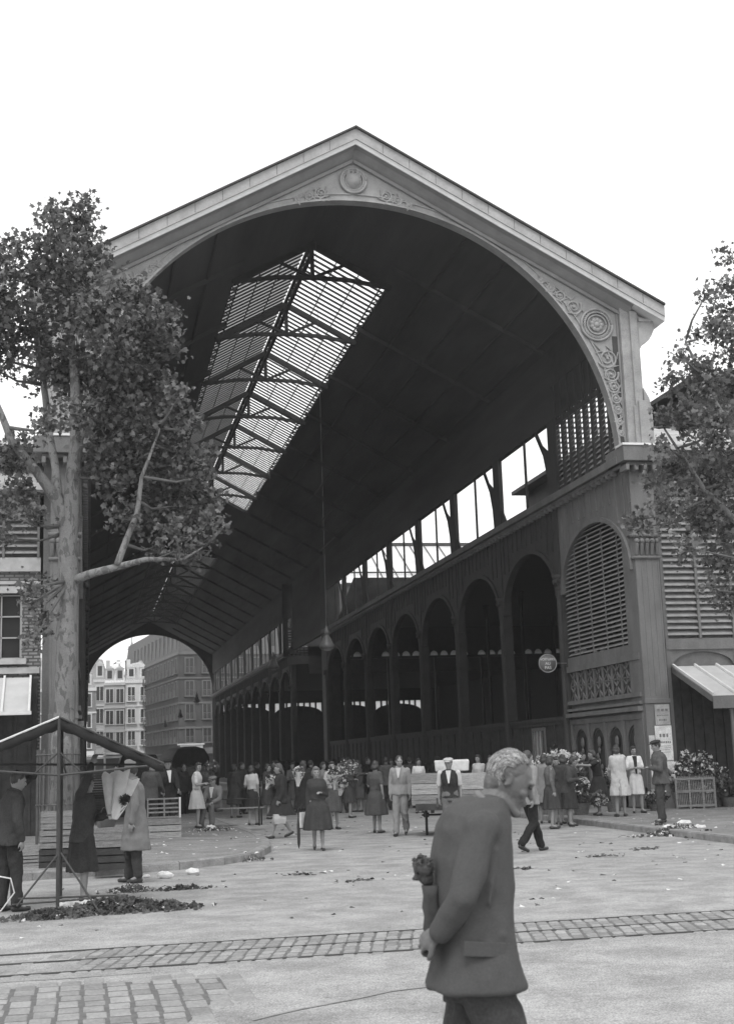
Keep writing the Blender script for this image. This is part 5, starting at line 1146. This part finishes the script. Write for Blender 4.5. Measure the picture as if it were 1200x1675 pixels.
poster(7.62, 8.1, .83, 1.36, .60, 'pale blank poster lowest on the pier', [])
# hanging lamps in the hall
def lamp(x, y, z, top, sc_, label, first=None):
    T = empty('hanging_lamp', (x, y, z), label, 'lamp', 'lamps hung from the hall roof'); b = MB(); k = sc_
    b.lathe((0, 0, 0), [(.0, .0), (.17*k, .0), (.2*k, .04*k), (.2*k, .1*k), (.16*k, .16*k), (.1*k, .3*k), (.07*k, .34*k), (.07*k, .4*k), (.1*k, .42*k), (.05*k, .5*k), (.02*k, .62*k)], 18); b.build('shade', mat('lamp_enamel', .09, .4, .2, 4.), T, True)
    b = MB(); b.lathe((0, 0, 0), [(.001, -.06*k), (.09*k, -.05*k), (.14*k, -.0*k)], 14); b.build('globe', mat('lamp_globe', .22, .2), T, True)
    b = MB(); b.tube([(0, 0, .6*k), (0, 0, top-z)], .007, 5); b.build('cable', mat('cable_grey', .12), T)
lamp(.0, 6.2, 5.05, 18.3, 1.15, 'large lamp on a long cable nearest the gable')
for x, y, z, s, lab in ((0, 18.3, 5.3, 1.1, 'second lamp along the hall'), (0, 56.5, 5.8, 1.1, 'lamp seen near the right side of the far arch'), (0, 73, 5.4, 1.1, 'lamp in the middle of the far arch'), (0, 94, 5.3, 1.1, 'faint lamp low in the far arch')): lamp(x, y, z, 18.2, s, lab)
# lorry at the end of the street
T = empty('lorry', (-1.2, 46, 0), 'dark covered lorry parked under the far arch', 'lorry', None, .1)
b = MB(); b.loft([[(-1.1, 0, .9), (1.1, 0, .9), (1.1, 5, .9), (-1.1, 5, .9)], [(-1.1, 0, 2.1), (1.1, 0, 2.1), (1.1, 5, 2.1), (-1.1, 5, 2.1)], [(-.8, 0, 2.6), (.8, 0, 2.6), (.8, 5, 2.6), (-.8, 5, 2.6)], [(-.3, .1, 2.75), (.3, .1, 2.75), (.3, 4.9, 2.75), (-.3, 4.9, 2.75)]]); b.build('tarpaulin', mat('tarpaulin', .05, .8, .3, 3., .2), T, bevel=.05)
b = MB(); b.box(-1.05, 1.05, 0, 7, .7, .9); b.box(-.95, .95, 5.1, 6.6, .9, 2.1); b.box(-.55, .55, 6.6, 7.6, .7, 1.45); b.build('cab', BLACK, T, bevel=.05)
for x in (-.95, .95):
    for y in (1.1, 6.3): b = MB(); b.tube([(x-.12, y, .45), (x+.12, y, .45)], .45, 18); b.build('wheel', BLACK, T)
T = empty('van', (-4.8, 30, PZ), 'dark van roof behind the crate stack in the hall mouth', 'van'); b = MB(); b.loft([[(-1, 0, .5), (1, 0, .5), (1, 4, .5), (-1, 4, .5)], [(-1, 0, 1.4), (1, 0, 1.4), (1, 4, 1.4), (-1, 4, 1.4)], [(-.8, .2, 2.1), (.8, .2, 2.1), (.8, 3.6, 2.1), (-.8, 3.6, 2.1)]]); b.build('body_shell', mat('van_paint', .04, .3, .2, 2.), T, bevel=.08)
for x in (-.85, .85):
    for y in (.8, 3.2): b = MB(); b.tube([(x-.1, y, .36), (x+.1, y, .36)], .36, 16); b.build('wheel', BLACK, T)
b = MB(); b.box(-.5, .5, -.02, .02, 1.5, 1.9); b.build('rear_window', MATS['town_pane'], T)
# folding stall
T = empty('market_stall', (-7.53, -17.2, 0), 'folding pole stall with a gabled dark canvas over it', 'stall'); PO = mat('stall_pole', .05, .6, .3, 5.)
def wl(px, py, y): v = on(px, py, 'Y', y); return Vector((v.x+7.53, y+17.2, v.z))
apex = wl(97, 1174, -17.2); rt = wl(268, 1250, -17.2); lt = wl(-60, 1240, -17.2); back = Vector((0, 1.9, 0))
for s, e in ((1, rt), (-1, lt)):
    m = MB(); n = 8
    for i in range(n+1):
        for j in range(5):
            p = apex.lerp(e, i/n)+back*j/4; p.z -= .05*sin(PI*i/n)*sin(PI*j/4)*1.2; m.v.append(tuple(p))
    for i in range(n):
        for j in range(4): a = i*5+j; m.f.append((a, a+1, a+6, a+5)); m.m.append(0)
    c = m.build('canopy', mat('stall_canvas', .02, .9, .3, 5., .2), T, True); md = c.modifiers.new('s', 'SOLIDIFY'); md.thickness = .01
    m = MB(); n = 14; w = .14
    for i in range(n+1):
        p = apex.lerp(e, i/n)+Vector((0, -.015+.012*sin(i*1.9), 0)); m.v += [tuple(p), tuple(p+Vector((0, .02*sin(i*1.3), -w*(1+.08*sin(i*2.1))*(1-.25*i/n))))]
    for i in range(n): a = 2*i; m.f.append((a, a+1, a+3, a+2)); m.m.append(0)
    vl = m.build('valance', MATS['stall_canvas'], T, True); vl.modifiers.new('s', 'SOLIDIFY').thickness = .008
    m = MB(); m.tube([apex+Vector((0, -.01, .01)), e+Vector((0, -.01, .01))], .014, 6); m.build('canopy_edge', PAPER if s < 0 else PO, T)
m = MB(); m.tube([Vector((0, 0, 0)), Vector((0, 0, apex.z))], .022, 8); m.build('post', PO, T)
m = MB(); m.tube([back, back+Vector((0, 0, apex.z))], .022, 8); m.build('post', PO, T)
for a, e in ((wl(-60, 1258, -17.2), wl(97, 1268, -17.2)), (wl(97, 1268, -17.2), rt+Vector((0, 0, .0))), (wl(-60, 1250, -17.2)+back, rt+back)): m = MB(); m.tube([a, e], .017, 6); m.build('cross_bar', PO, T)
for a, e in ((wl(97, 1395, -17.2), wl(28, 1482, -17.4)), (wl(100, 1395, -17.2), wl(166, 1497, -17.5)), (wl(97, 1230, -17.2), wl(58, 1264, -17.2)), (wl(97, 1230, -17.2), wl(132, 1262, -17.2)), (wl(97, 1230, -17.2), wl(110, 1268, -16.6)), (wl(30, 1470, -16.9), wl(210, 1464, -16.9)), (wl(20, 1480, -16.9), wl(150, 1470, -16.9))): m = MB(); m.tube([a, e], .012, 6); m.build('brace', PO, T)
b = MB(); b.tube([wl(-20, 1430, -17)+Vector((0, 0, 0)), wl(18, 1437, -17), wl(24, 1460, -17), wl(2, 1490, -17), wl(-20, 1500, -17)], .01, 6); o = b.build('rope', PAPER, None, True); o.location = (-7.53, -17.2, 0); tag(o, 'pale rope looping down at the left edge of the stall', 'rope')
# ---------------------------------------------------------------- rubbish on the ground
def heap(name, px, py, z, w, d, h, n, label, white=.2, size=.06):
    q = on(px, py, 'Z', z); T = empty(name, q, label, 'rubbish heap', 'heaps of plant waste'); pts = []
    for i in range(n): a = RNG.normal(size=2)*.5; e = math.exp(-(a[0]**2+a[1]**2)*2); pts.append((a[0]*w, a[1]*d, RNG.uniform(0, 1)*h*e+.01))
    b = MB()
    for p in pts[::14]: a = RNG.uniform(0, 6.3); l = RNG.uniform(.08, .22); b.tube([p, (p[0]+l*.5*cos(a), p[1]+l*.5*sin(a), p[2]+.03), (p[0]+l*cos(a), p[1]+l*sin(a), max(.01, p[2]-.01))], .004, 4)
    b.build('stalks', GREEN, T); leaf_mesh('leaf_litter', pts, size, GREEN, T, .6); nn = int(n*white)
    if nn: leaf_mesh('paper_scrap', [pts[i] for i in range(nn)], size*.9, PAPER, T, 1.)
for a in ((190, 1490, 0, .75, .32, .16, 1500, 'broad heap of dark foliage at the foot of the stall', .04), (90, 1500, 0, .5, .28, .10, 700, 'dark foliage left of the stall post', .05), (270, 1488, 0, .4, .2, .09, 420, 'tail of dark foliage right of the stall', .1),
          (215, 1458, 0, .3, .2, .10, 150, 'small mixed scraps below the raincoat', .5), (300, 1455, 0, .35, .12, .06, 120, 'thin streak of leaves on the road near the kerb', .1), (1110, 1366, 0, .75, .3, .22, 420, 'pale heap of waste along the right kerb', .6), (1080, 1360, 0, .3, .25, .2, 150, 'dark end of the waste along the right kerb', .2), (1155, 1370, 0, .3, .2, .16, 130, 'leafy clump where the right kerb waste ends', .2),
          (395, 1408, 0, .4, .3, .12, 160, 'paper and leaves caught at the left kerb corner', .6), (380, 1382, 0, .35, .5, .12, 220, 'paper and stalks trailing along the left kerb', .7), (350, 1358, PZ, .5, .5, .05, 120, 'papers scattered before the bench', .8), (1080, 1335-60+40, PZ, .35, .3, .25, 120, 'leafy waste behind the man with the flat cap', .3)): heap('waste_heap', *a)
def crumple(px, py, z, s, label, m=PAPER):
    q = on(px, py, 'Z', z); b = MB(); b.ell((0, 0, s*.42), (s, s*.7, s*.45), None, 14, 9); b.v = [tuple(Vector(v)*(1+.35*noise.noise(Vector(v)*6/s*.4+Vector((px, py, 0))))) for v in b.v]; o = b.build('crumpled_paper', m, None); o.location = q; tag(o, label, 'paper', 'crumpled papers on the ground')
for a in ((120, 1487, 0, .13, 'crumpled white paper under the paper wrapped bouquet'), (145, 1489, 0, .14, 'crumpled white paper right of the plaid woman s feet'), (102, 1485, 0, .07, 'little white paper by the stall post'), (388, 1408, 0, .13, 'white crumpled paper on the left kerb corner'), (362, 1412, 0, .07, 'small upright white scrap at the kerb'), (346, 1357, PZ, .12, 'white package lying before the bench'), (1165, 1318, PZ, .20, 'white sack left of two by the awning'), (1183, 1317, PZ, .22, 'white sack right of two by the awning'), (1120, 1356, 0, .21, 'pale bundle on top of the right kerb waste'), (1096, 1363, 0, .19, 'pale bundle left in the right kerb waste'), (1142, 1364, 0, .2, 'pale bundle right in the right kerb waste'), (1003, 1325, PZ, .16, 'white bundle at the feet of the woman in the pale coat'), (240, 1436, 0, .06, 'white scrap by the raincoat man s shoe'), (315, 1430, 0, .1, 'grey white rag in the left gutter'), (270, 1437, 0, .12, 'rag in the gutter behind the raincoat')): crumple(*a)
pts = [(float(x), float(y), .006+float(t)*.012) for x, y, t in zip(RNG.uniform(-9, 4, 120), 4-24*RNG.uniform(0, 1, 120)**1.5, RNG.uniform(0, 1, 120))]; pts = [p for p in pts if not (p[0] < -3.2 and p[1] > -12.6) and p[0] < 3.9]
o = leaf_mesh('litter', pts, .07, PAPER, None, 6.); stuff(o, 'scattered paper scraps on the road', 'litter')
pts = [(float(x), float(y), .006+float(t)*.01) for x, y, t in zip(RNG.uniform(-9, 6, 230), 4-24*RNG.uniform(0, 1, 230)**1.4, RNG.uniform(0, 1, 230))]; pts = [p for p in pts if not (p[0] < -3.2 and p[1] > -12.6) and p[0] < 3.9]
for (cx_, cy_) in ((-1, -14.5), (-3.5, -15), (1, -13), (-4, -13.5), (2.2, -12), (-.5, -10.5)):
    for k in range(28): pts.append((cx_+RNG.normal()*.22, cy_+RNG.normal()*.10, .01+abs(RNG.normal())*.015))
stuff(leaf_mesh('fallen_leaves', pts, .07, mat('dead_leaf', .07, .8, .4, 4.), None, 5.), 'dark leaves and stalks strewn over the road', 'litter')
pts = [(float(x), float(y), PZ+.008) for x, y in zip(RNG.uniform(-7.4, -3.6, 90), RNG.uniform(-10, 4, 90))]+[(float(x), float(y), PZ+.008) for x, y in zip(RNG.uniform(4.4, 12, 110), RNG.uniform(-10, 0, 110))]
stuff(leaf_mesh('pavement_litter', pts, .075, PAPER, None, 6.), 'scraps lying on the pavements', 'litter')

k = 0  # dark stalls added to fill the hall behind the crowd with darkness
for (x, y, w, h) in ((5.6, 9, 2.2, 1.0), (5.7, 15, 2.4, 1.1), (5.8, 21, 2.2, 1.2), (5.6, 28, 2.6, 1.1), (-4.6, 14, 1.8, 1.0), (-4.8, 21, 2.2, 1.2), (-4.7, 27, 2, 1.2), (2.9, 36, 2.4, 1.5), (-1.9, 33, 2.2, 1.4), (5.8, 36, 2.2, 1.4)):
    T = empty('dark_filler_stall', (x, y, PZ if abs(x) > 3.5 else 0), 'added dark trestle stall number %s in the depth of the hall' % k if False else 'added dark trestle stall heaped with greenery, %s' % ('nearest on the right', 'second on the right', 'third on the right', 'fourth on the right', 'nearest on the left', 'second on the left', 'third on the left', 'standing in the roadway to the right', 'standing in the roadway to the left', 'farthest on the right')[k], 'stall', 'added dark trestle stalls in the hall')
    b = MB(); b.box(-w/2, w/2, -.5, .5, h*.7, h*.7+.05); b.build('table_top', WOODD, T); b = MB(); b.box(-w/2+.05, w/2-.05, -.48, -.44, .02, h*.7); b.build('front_cloth', mat('stall_cloth', .035), T)
    petals('greenery', (0, 0, h*.9), (w*.45, .4, h*.3), 420, .13, mat('dim_green', .05, .7, .4, 5.), T); k += 1
# ================================================================ the old man in front
YM = -28.8
def old_man():
    o0 = on(782, 1600, 'Y', YM); base = Vector((o0.x, YM, 0))
    T = empty('person', base, 'stooping old man with swept grey hair and worn dark jacket close to the camera', 'man')
    Q = lambda px, py, dy=0.: on(px, py, 'Y', YM+dy)-base
    J = mat('worn_tweed', .075, .92, .10, 9., .3, fine=.10, spec=.2); TRM = mat('worn_trousers', .055, .92, .25, 6., .3, fine=.2, spec=.2)
    k = 1.0; hd = Q(834, 1277); Mh = Matrix.Rotation(PI/2-.27, 3, 'Z')@Matrix.Rotation(rad(27), 3, 'X'); P = lambda x, y, z: hd+Mh@Vector((x, y, z))
    sN, eN, wN = Q(786, 1356, -.175), Q(758, 1468, -.225), Q(716, 1530, -.13); sF, eF, wF = Q(800, 1352, .185), Q(766, 1480, .25), Q(722, 1528, .06)
    # body
    b = MB(); face_detail(b, hd, Mh, .95, .7); b.ell(P(0, .018, .012), (.070, .084, .094), Mh, 18, 12)
    b.cap(P(0, -.078, -.108), P(0, -.02, -.09), .018, .025, 10)
    for s in (-1, 1):
        b.cap(P(s*.045, -.075, -.02), P(s*.036, -.080, -.055), .007, .006, 8); b.cap(P(s*.062, .0, -.075), P(s*.03, -.07, -.11), .018, .018, 8)
        for t in range(10): u = -1.9+t*.42; b.ell(P(s*.080, .014-.014*cos(u), .0+.023*sin(u)), (.0055, .006, .006), Mh, 8, 6)
    b.cap(Q(797, 1318), P(0, .02, -.06), .060, .055); b.cap(P(0, .02, -.05), Q(808, 1336), .042, .046)
    b.loft([ring(Q(x, y), w, d, Matrix.Identity(3)) for x, y, w, d in ((780, 1600, .12, .14), (780, 1500, .10, .12), (775, 1400, .10, .13), (778, 1350, .08, .11), (792, 1318, .05, .05))])
    for a, e, w in ((sN, eN, wN), (sF, eF, wF)): b.cap(a-Vector((.01, 0, .03)), e, .036, .036); b.cap(e, w, .036, .028)
    hand(b, wN, Q(690, 1541, -.05)-wN, Vector((-.15, -.9, .5)), 1.05, .55, 1); hand(b, wF, Q(694, 1524, .0)-wF, Vector((-.5, .3, .85)), 1.05, .8, -1)
    hip = {1: Q(792, 1600, -.09), -1: Q(778, 1600, .09)}; L = {}
    for s, (kx, ax, az) in {1: (.12, .26, .09), -1: (-.08, -.36, .17)}.items():
        h = Vector((hip[s].x, hip[s].y, .90)); kn = Vector((h.x+kx, h.y*.95, .49)); an = Vector((h.x+ax, h.y*.9, az)); L[s] = (h, kn, an); b.cap(h, kn, .08, .055); b.cap(kn, an, .052, .036); b.cap(an, an+Vector((.10, 0, -.03 if s > 0 else -.08)), .036, .028)
    solid(b, .0056, 'body', mat('old_skin', .12, .5, .2, 14., .12, fine=.15), T, .0022, 26, 2, (1, 1, 1))
    for s, (h, kn, an) in L.items():
        m = MB(); d = Vector((1, 0, -.05 if s > 0 else -.7)).normalized(); c = an-Vector((0, 0, .045)); m.cap(c-d*.04, c+d*.07, .045, .044); m.cap(c+d*.06, c+d*.17, .044, .034); m.cap(an, c, .05, .048); m.v = [(x, y, max(z, .004)) for x, y, z in m.v]; m.build('shoe', SHOE, T, True)
    # trousers
    b = MB(); I3 = Matrix.Identity(3); b.loft([ring(Vector((Q(784, 1600).x, 0, z)), w, d, I3) for z, w, d in ((.76, .15, .14), (.86, .15, .155), (.98, .13, .14))])
    for s, (h, kn, an) in L.items(): b.cap(h-Vector((0, 0, .08)), kn, .105, .092); b.cap(kn, an+(kn-an)*.05, .095, .085)
    solid(b, .009, 'trousers', TRM, T, .022, 7, 2, (1.2, 1.2, .35))
    # jacket
    b = MB(); R_ = []
    for py, x0, x1, w in ((1300, 768, 806, .06), (1310, 748, 826, .12), (1328, 728, 834, .175), (1352, 717, 838, .20), (1400, 709, 841, .212), (1450, 709, 846, .208), (1500, 712, 847, .198), (1550, 712, 850, .20), (1588, 704, 858, .222), (1606, 699, 865, .23), (1613, 699, 866, .23)):
        a, c = Q(x0-4, py), Q(x1-7, py); ce = (a+c)/2; h = math.sqrt(max(.02**2, ((c-a).length/2)**2-(w*.29)**2)); fo = max(0, (py-1500)/113)*.035
        R_.append([ce+Vector((math.copysign(abs(cos(t))**.85, cos(t))*h*(1+fo*sin(7*t)), math.copysign(abs(sin(t))**.85, sin(t))*w*(1+fo*sin(5*t+1)), (a.z-ce.z)*0)) for t in [2*PI*i/40 for i in range(40)]])
    b.loft(R_)
    for a, e, w in ((sN, eN, wN), (sF, eF, wF)):
        b.cap(a, e, .072, .057); b.cap(e, e.lerp(w, .92), .056, .043); b.ell(a, (.078, .07, .078))
    for (p1, p2, r) in ((Q(820, 1530, -.19), Q(846, 1562, -.12), .014), (Q(800, 1545, -.2), Q(840, 1580, -.15), .012), (Q(790, 1380, -.2), Q(762, 1450, -.225), .016), (Q(812, 1390, -.2), Q(800, 1480, -.215), .015)): b.cap(p1, p2, r, r*.6)
    jk = solid(b, .0075, 'jacket', J, T, .012, 6.5, 4, (1.2, 1.2, .5), .9)
    m = MB(); m.box(-.085, .085, -.006, .006, -.03, .025); pf = m.build('pocket_flap', J, jk, bevel=.004); c = Q(792, 1552, -.208); pf.location = c; pf.rotation_euler = (0, rad(6), .1)
    m = MB(); pts = [Q(814, 1344, -.085), Q(800, 1325, -.088), Q(784, 1311, -.06), Q(778, 1305, 0), Q(784, 1311, .06), Q(800, 1325, .088), Q(816, 1344, .085)]
    m.tube([pts[0].lerp(pts[1], t) for t in (0, .5)]+pts[1:6]+[pts[5].lerp(pts[6], t) for t in (.5, 1)], [.012, .014, .015, .016, .016, .016, .015, .014, .012], 10, 1.2); m.build('collar', mat('collar_tweed', .14, .9, .15, 6., .3, fine=.2), T, True)
    m = MB(); m.tube([p+Vector((.006, 0, .016)) for p in pts[1:6]], .014, 8); m.build('shirt_collar', mat('shirt_grey', .16), T, True)
    # hair: grown as many combed locks over a cap
    b = MB(); b.ell(P(0, .020, .042), (.074, .083, .077), Mh, 18, 14); b.ell(P(0, .050, -.02), (.066, .052, .074), Mh, 14, 10); b.ell(P(0, .04, .03), (.075, .066, .072), Mh, 14, 10)
    hr = solid(b, .006, 'hair', mat('grey_hair_base', .11, .6, .35, 24., .5), T, .004, 18)
    rg = random.Random(3)
    for lot in range(3):
        m = MB()
        for i in range(620):
            a = rg.uniform(-1.3, 1.3); t0 = rg.uniform(-.85, 2.3); ln = rg.uniform(.6, 1.2); dr = rg.uniform(-.16, .16)+.2
            if abs(a) > .8: t0 = rg.uniform(-.6, 2.2); dr = abs(dr)*(-1 if a > 0 else 1)*.4
            pts = []
            for j in range(6):
                th = t0+ln*j/5; aa = a+dr*j/5+.02*sin(th*4+i*.3); lift = 1.025+.012*sin(th*6+a*5)+.012*(j in (2, 3))
                pts.append(P(.077*sin(aa)*lift, .018+.088*cos(aa)*sin(th)*lift, .028+.092*cos(aa)*cos(th)*lift))
            m.tube(pts, [.0008, .002, .0026, .0024, .0018, .0006], 4)
        m.build('hair_lock', (mat('silver_hair', .33, .45, .3, 40., .2, spec=.6), mat('ash_hair', .17, .5, .3, 40., .2, spec=.5), mat('iron_grey_hair', .08, .5, .3, 40., .2, spec=.5))[lot], hr, True)
    m = MB()
    for s in (-1, 1): m.ell(P(s*.031, -.084, .006), (.013, .008, .006), Mh, 10, 6)
    m.build('eyes', BLACK, T, True)
    # the wrapped posy held behind the back
    c0 = Q(706, 1520, -.03); c1 = Q(705, 1448, -.02); B = empty('posy', base+c0, 'dark posy in a grey wrapper held upright behind the back of the old man', 'posy')
    m = MB(); up = c1-c0; R_ = []
    for q, r in ((-.12, .02), (0, .032), (.3, .028), (.5, .036), (.75, .031), (1., .038)): R_.append([up*q+Vector((cos(t), sin(t), 0))*r*(1+.1*sin(5*t+q*2)) for t in [2*PI*i/24 for i in range(24)]])
    m.loft(R_); m.build('wrapper', mat('grey_wrapper', .055, .85, .25, 12., .3), B, True)
    hc = Q(692, 1420, -.02)-c0; m = MB(); m.ell(hc, (.040, .04, .044), None, 16, 10); m.ell(hc+Vector((-.03, 0, -.038)), (.022, .018, .012), None, 10, 8); m.ell(hc+Vector((.012, 0, -.04)), (.03, .03, .03), None, 10, 8)
    s_ = solid(m, .006, 'flower_head', mat('dark_blooms', .06, .8, .4, 40., .5), B, .006, 40); petals('petals', tuple(hc+Vector((0, 0, .008))), (.042, .042, .045), 130, .018, mat('dusky_petal', .07, .8, .4, 20.), B)
old_man()
EXPO = 0.35
# ================================================================ camera, light, sky
cam = bpy.data.cameras.new('camera'); co = bpy.data.objects.new('camera', cam); col.objects.link(co); sc.camera = co
Mx = Matrix((( _R.x, _U.x, -_F.x, CAM.x), (_R.y, _U.y, -_F.y, CAM.y), (_R.z, _U.z, -_F.z, CAM.z), (0, 0, 0, 1))); co.matrix_world = Mx
cam.sensor_fit = 'VERTICAL'; cam.sensor_height = 36; cam.lens = 36*FPX/1675; cam.clip_end = 2000; cam.clip_start = .1
cam.dof.use_dof = True; cam.dof.focus_distance = 26; cam.dof.aperture_fstop = 5.6
w = bpy.data.worlds.new('World'); sc.world = w; w.use_nodes = True; nt = w.node_tree; bg = nt.nodes['Background']
sky = nt.nodes.new('ShaderNodeTexSky'); sky.sky_type = 'NISHITA'; sky.sun_disc = False; SE, SR = rad(56), rad(200)
sky.sun_elevation = SE; sky.sun_rotation = SR; sky.air_density = 1.2; sky.dust_density = 5.; sky.ozone_density = 1.
bw = nt.nodes.new('ShaderNodeRGBToBW'); nt.links.new(sky.outputs[0], bw.inputs[0]); mxs = nt.nodes.new('ShaderNodeMix'); mxs.data_type = 'RGBA'; tcw = nt.nodes.new('ShaderNodeTexCoord'); nw = nt.nodes.new('ShaderNodeTexNoise'); nw.inputs['Scale'].default_value = 2.5; nw.inputs['Detail'].default_value = 5
nt.links.new(tcw.outputs['Generated'], nw.inputs['Vector']); rw = nt.nodes.new('ShaderNodeMapRange'); rw.inputs['To Min'].default_value = .82; rw.inputs['To Max'].default_value = .98; nt.links.new(nw.outputs['Fac'], rw.inputs['Value'])
nt.links.new(rw.outputs[0], mxs.inputs[0]); nt.links.new(bw.outputs[0], mxs.inputs[6]); mxs.inputs[7].default_value = (7.6, 7.6, 7.6, 1); nt.links.new(mxs.outputs[2], bg.inputs[0]); bg.inputs[1].default_value = .15
sun = bpy.data.lights.new('sun', 'SUN'); so = bpy.data.objects.new('sun', sun); col.objects.link(so); sun.energy = 1.1; sun.angle = rad(22)
d = Vector((sin(SR)*cos(SE), cos(SR)*cos(SE), sin(SE))); so.rotation_euler = d.to_track_quat('Z', 'Y').to_euler(); so.location = (0, -20, 60)
vs = sc.view_settings; vs.view_transform = 'Standard'; vs.look = 'None'; vs.exposure = EXPO; vs.gamma = 1; vs.use_curve_mapping = False
sc.cycles.max_bounces = 8; sc.cycles.diffuse_bounces = 4; sc.cycles.transparent_max_bounces = 12; sc.cycles.use_denoising = True

HZ = .0005
if HZ:
    b = MB(); b.box(-70, 70, -45, 230, -1, 45); h = b.build('haze', []); hm = bpy.data.materials.new('haze_air'); hm.use_nodes = True; nt = hm.node_tree; nt.nodes.remove(nt.nodes['Principled BSDF'])
    pv = nt.nodes.new('ShaderNodeVolumePrincipled'); pv.inputs['Color'].default_value = (.9, .9, .9, 1); pv.inputs['Density'].default_value = HZ; pv.inputs['Anisotropy'].default_value = .3; nt.links.new(pv.outputs[0], nt.nodes['Material Output'].inputs['Volume'])
    h.data.materials.append(hm); h['kind'] = 'stuff'; sc.cycles.volume_bounces = 1
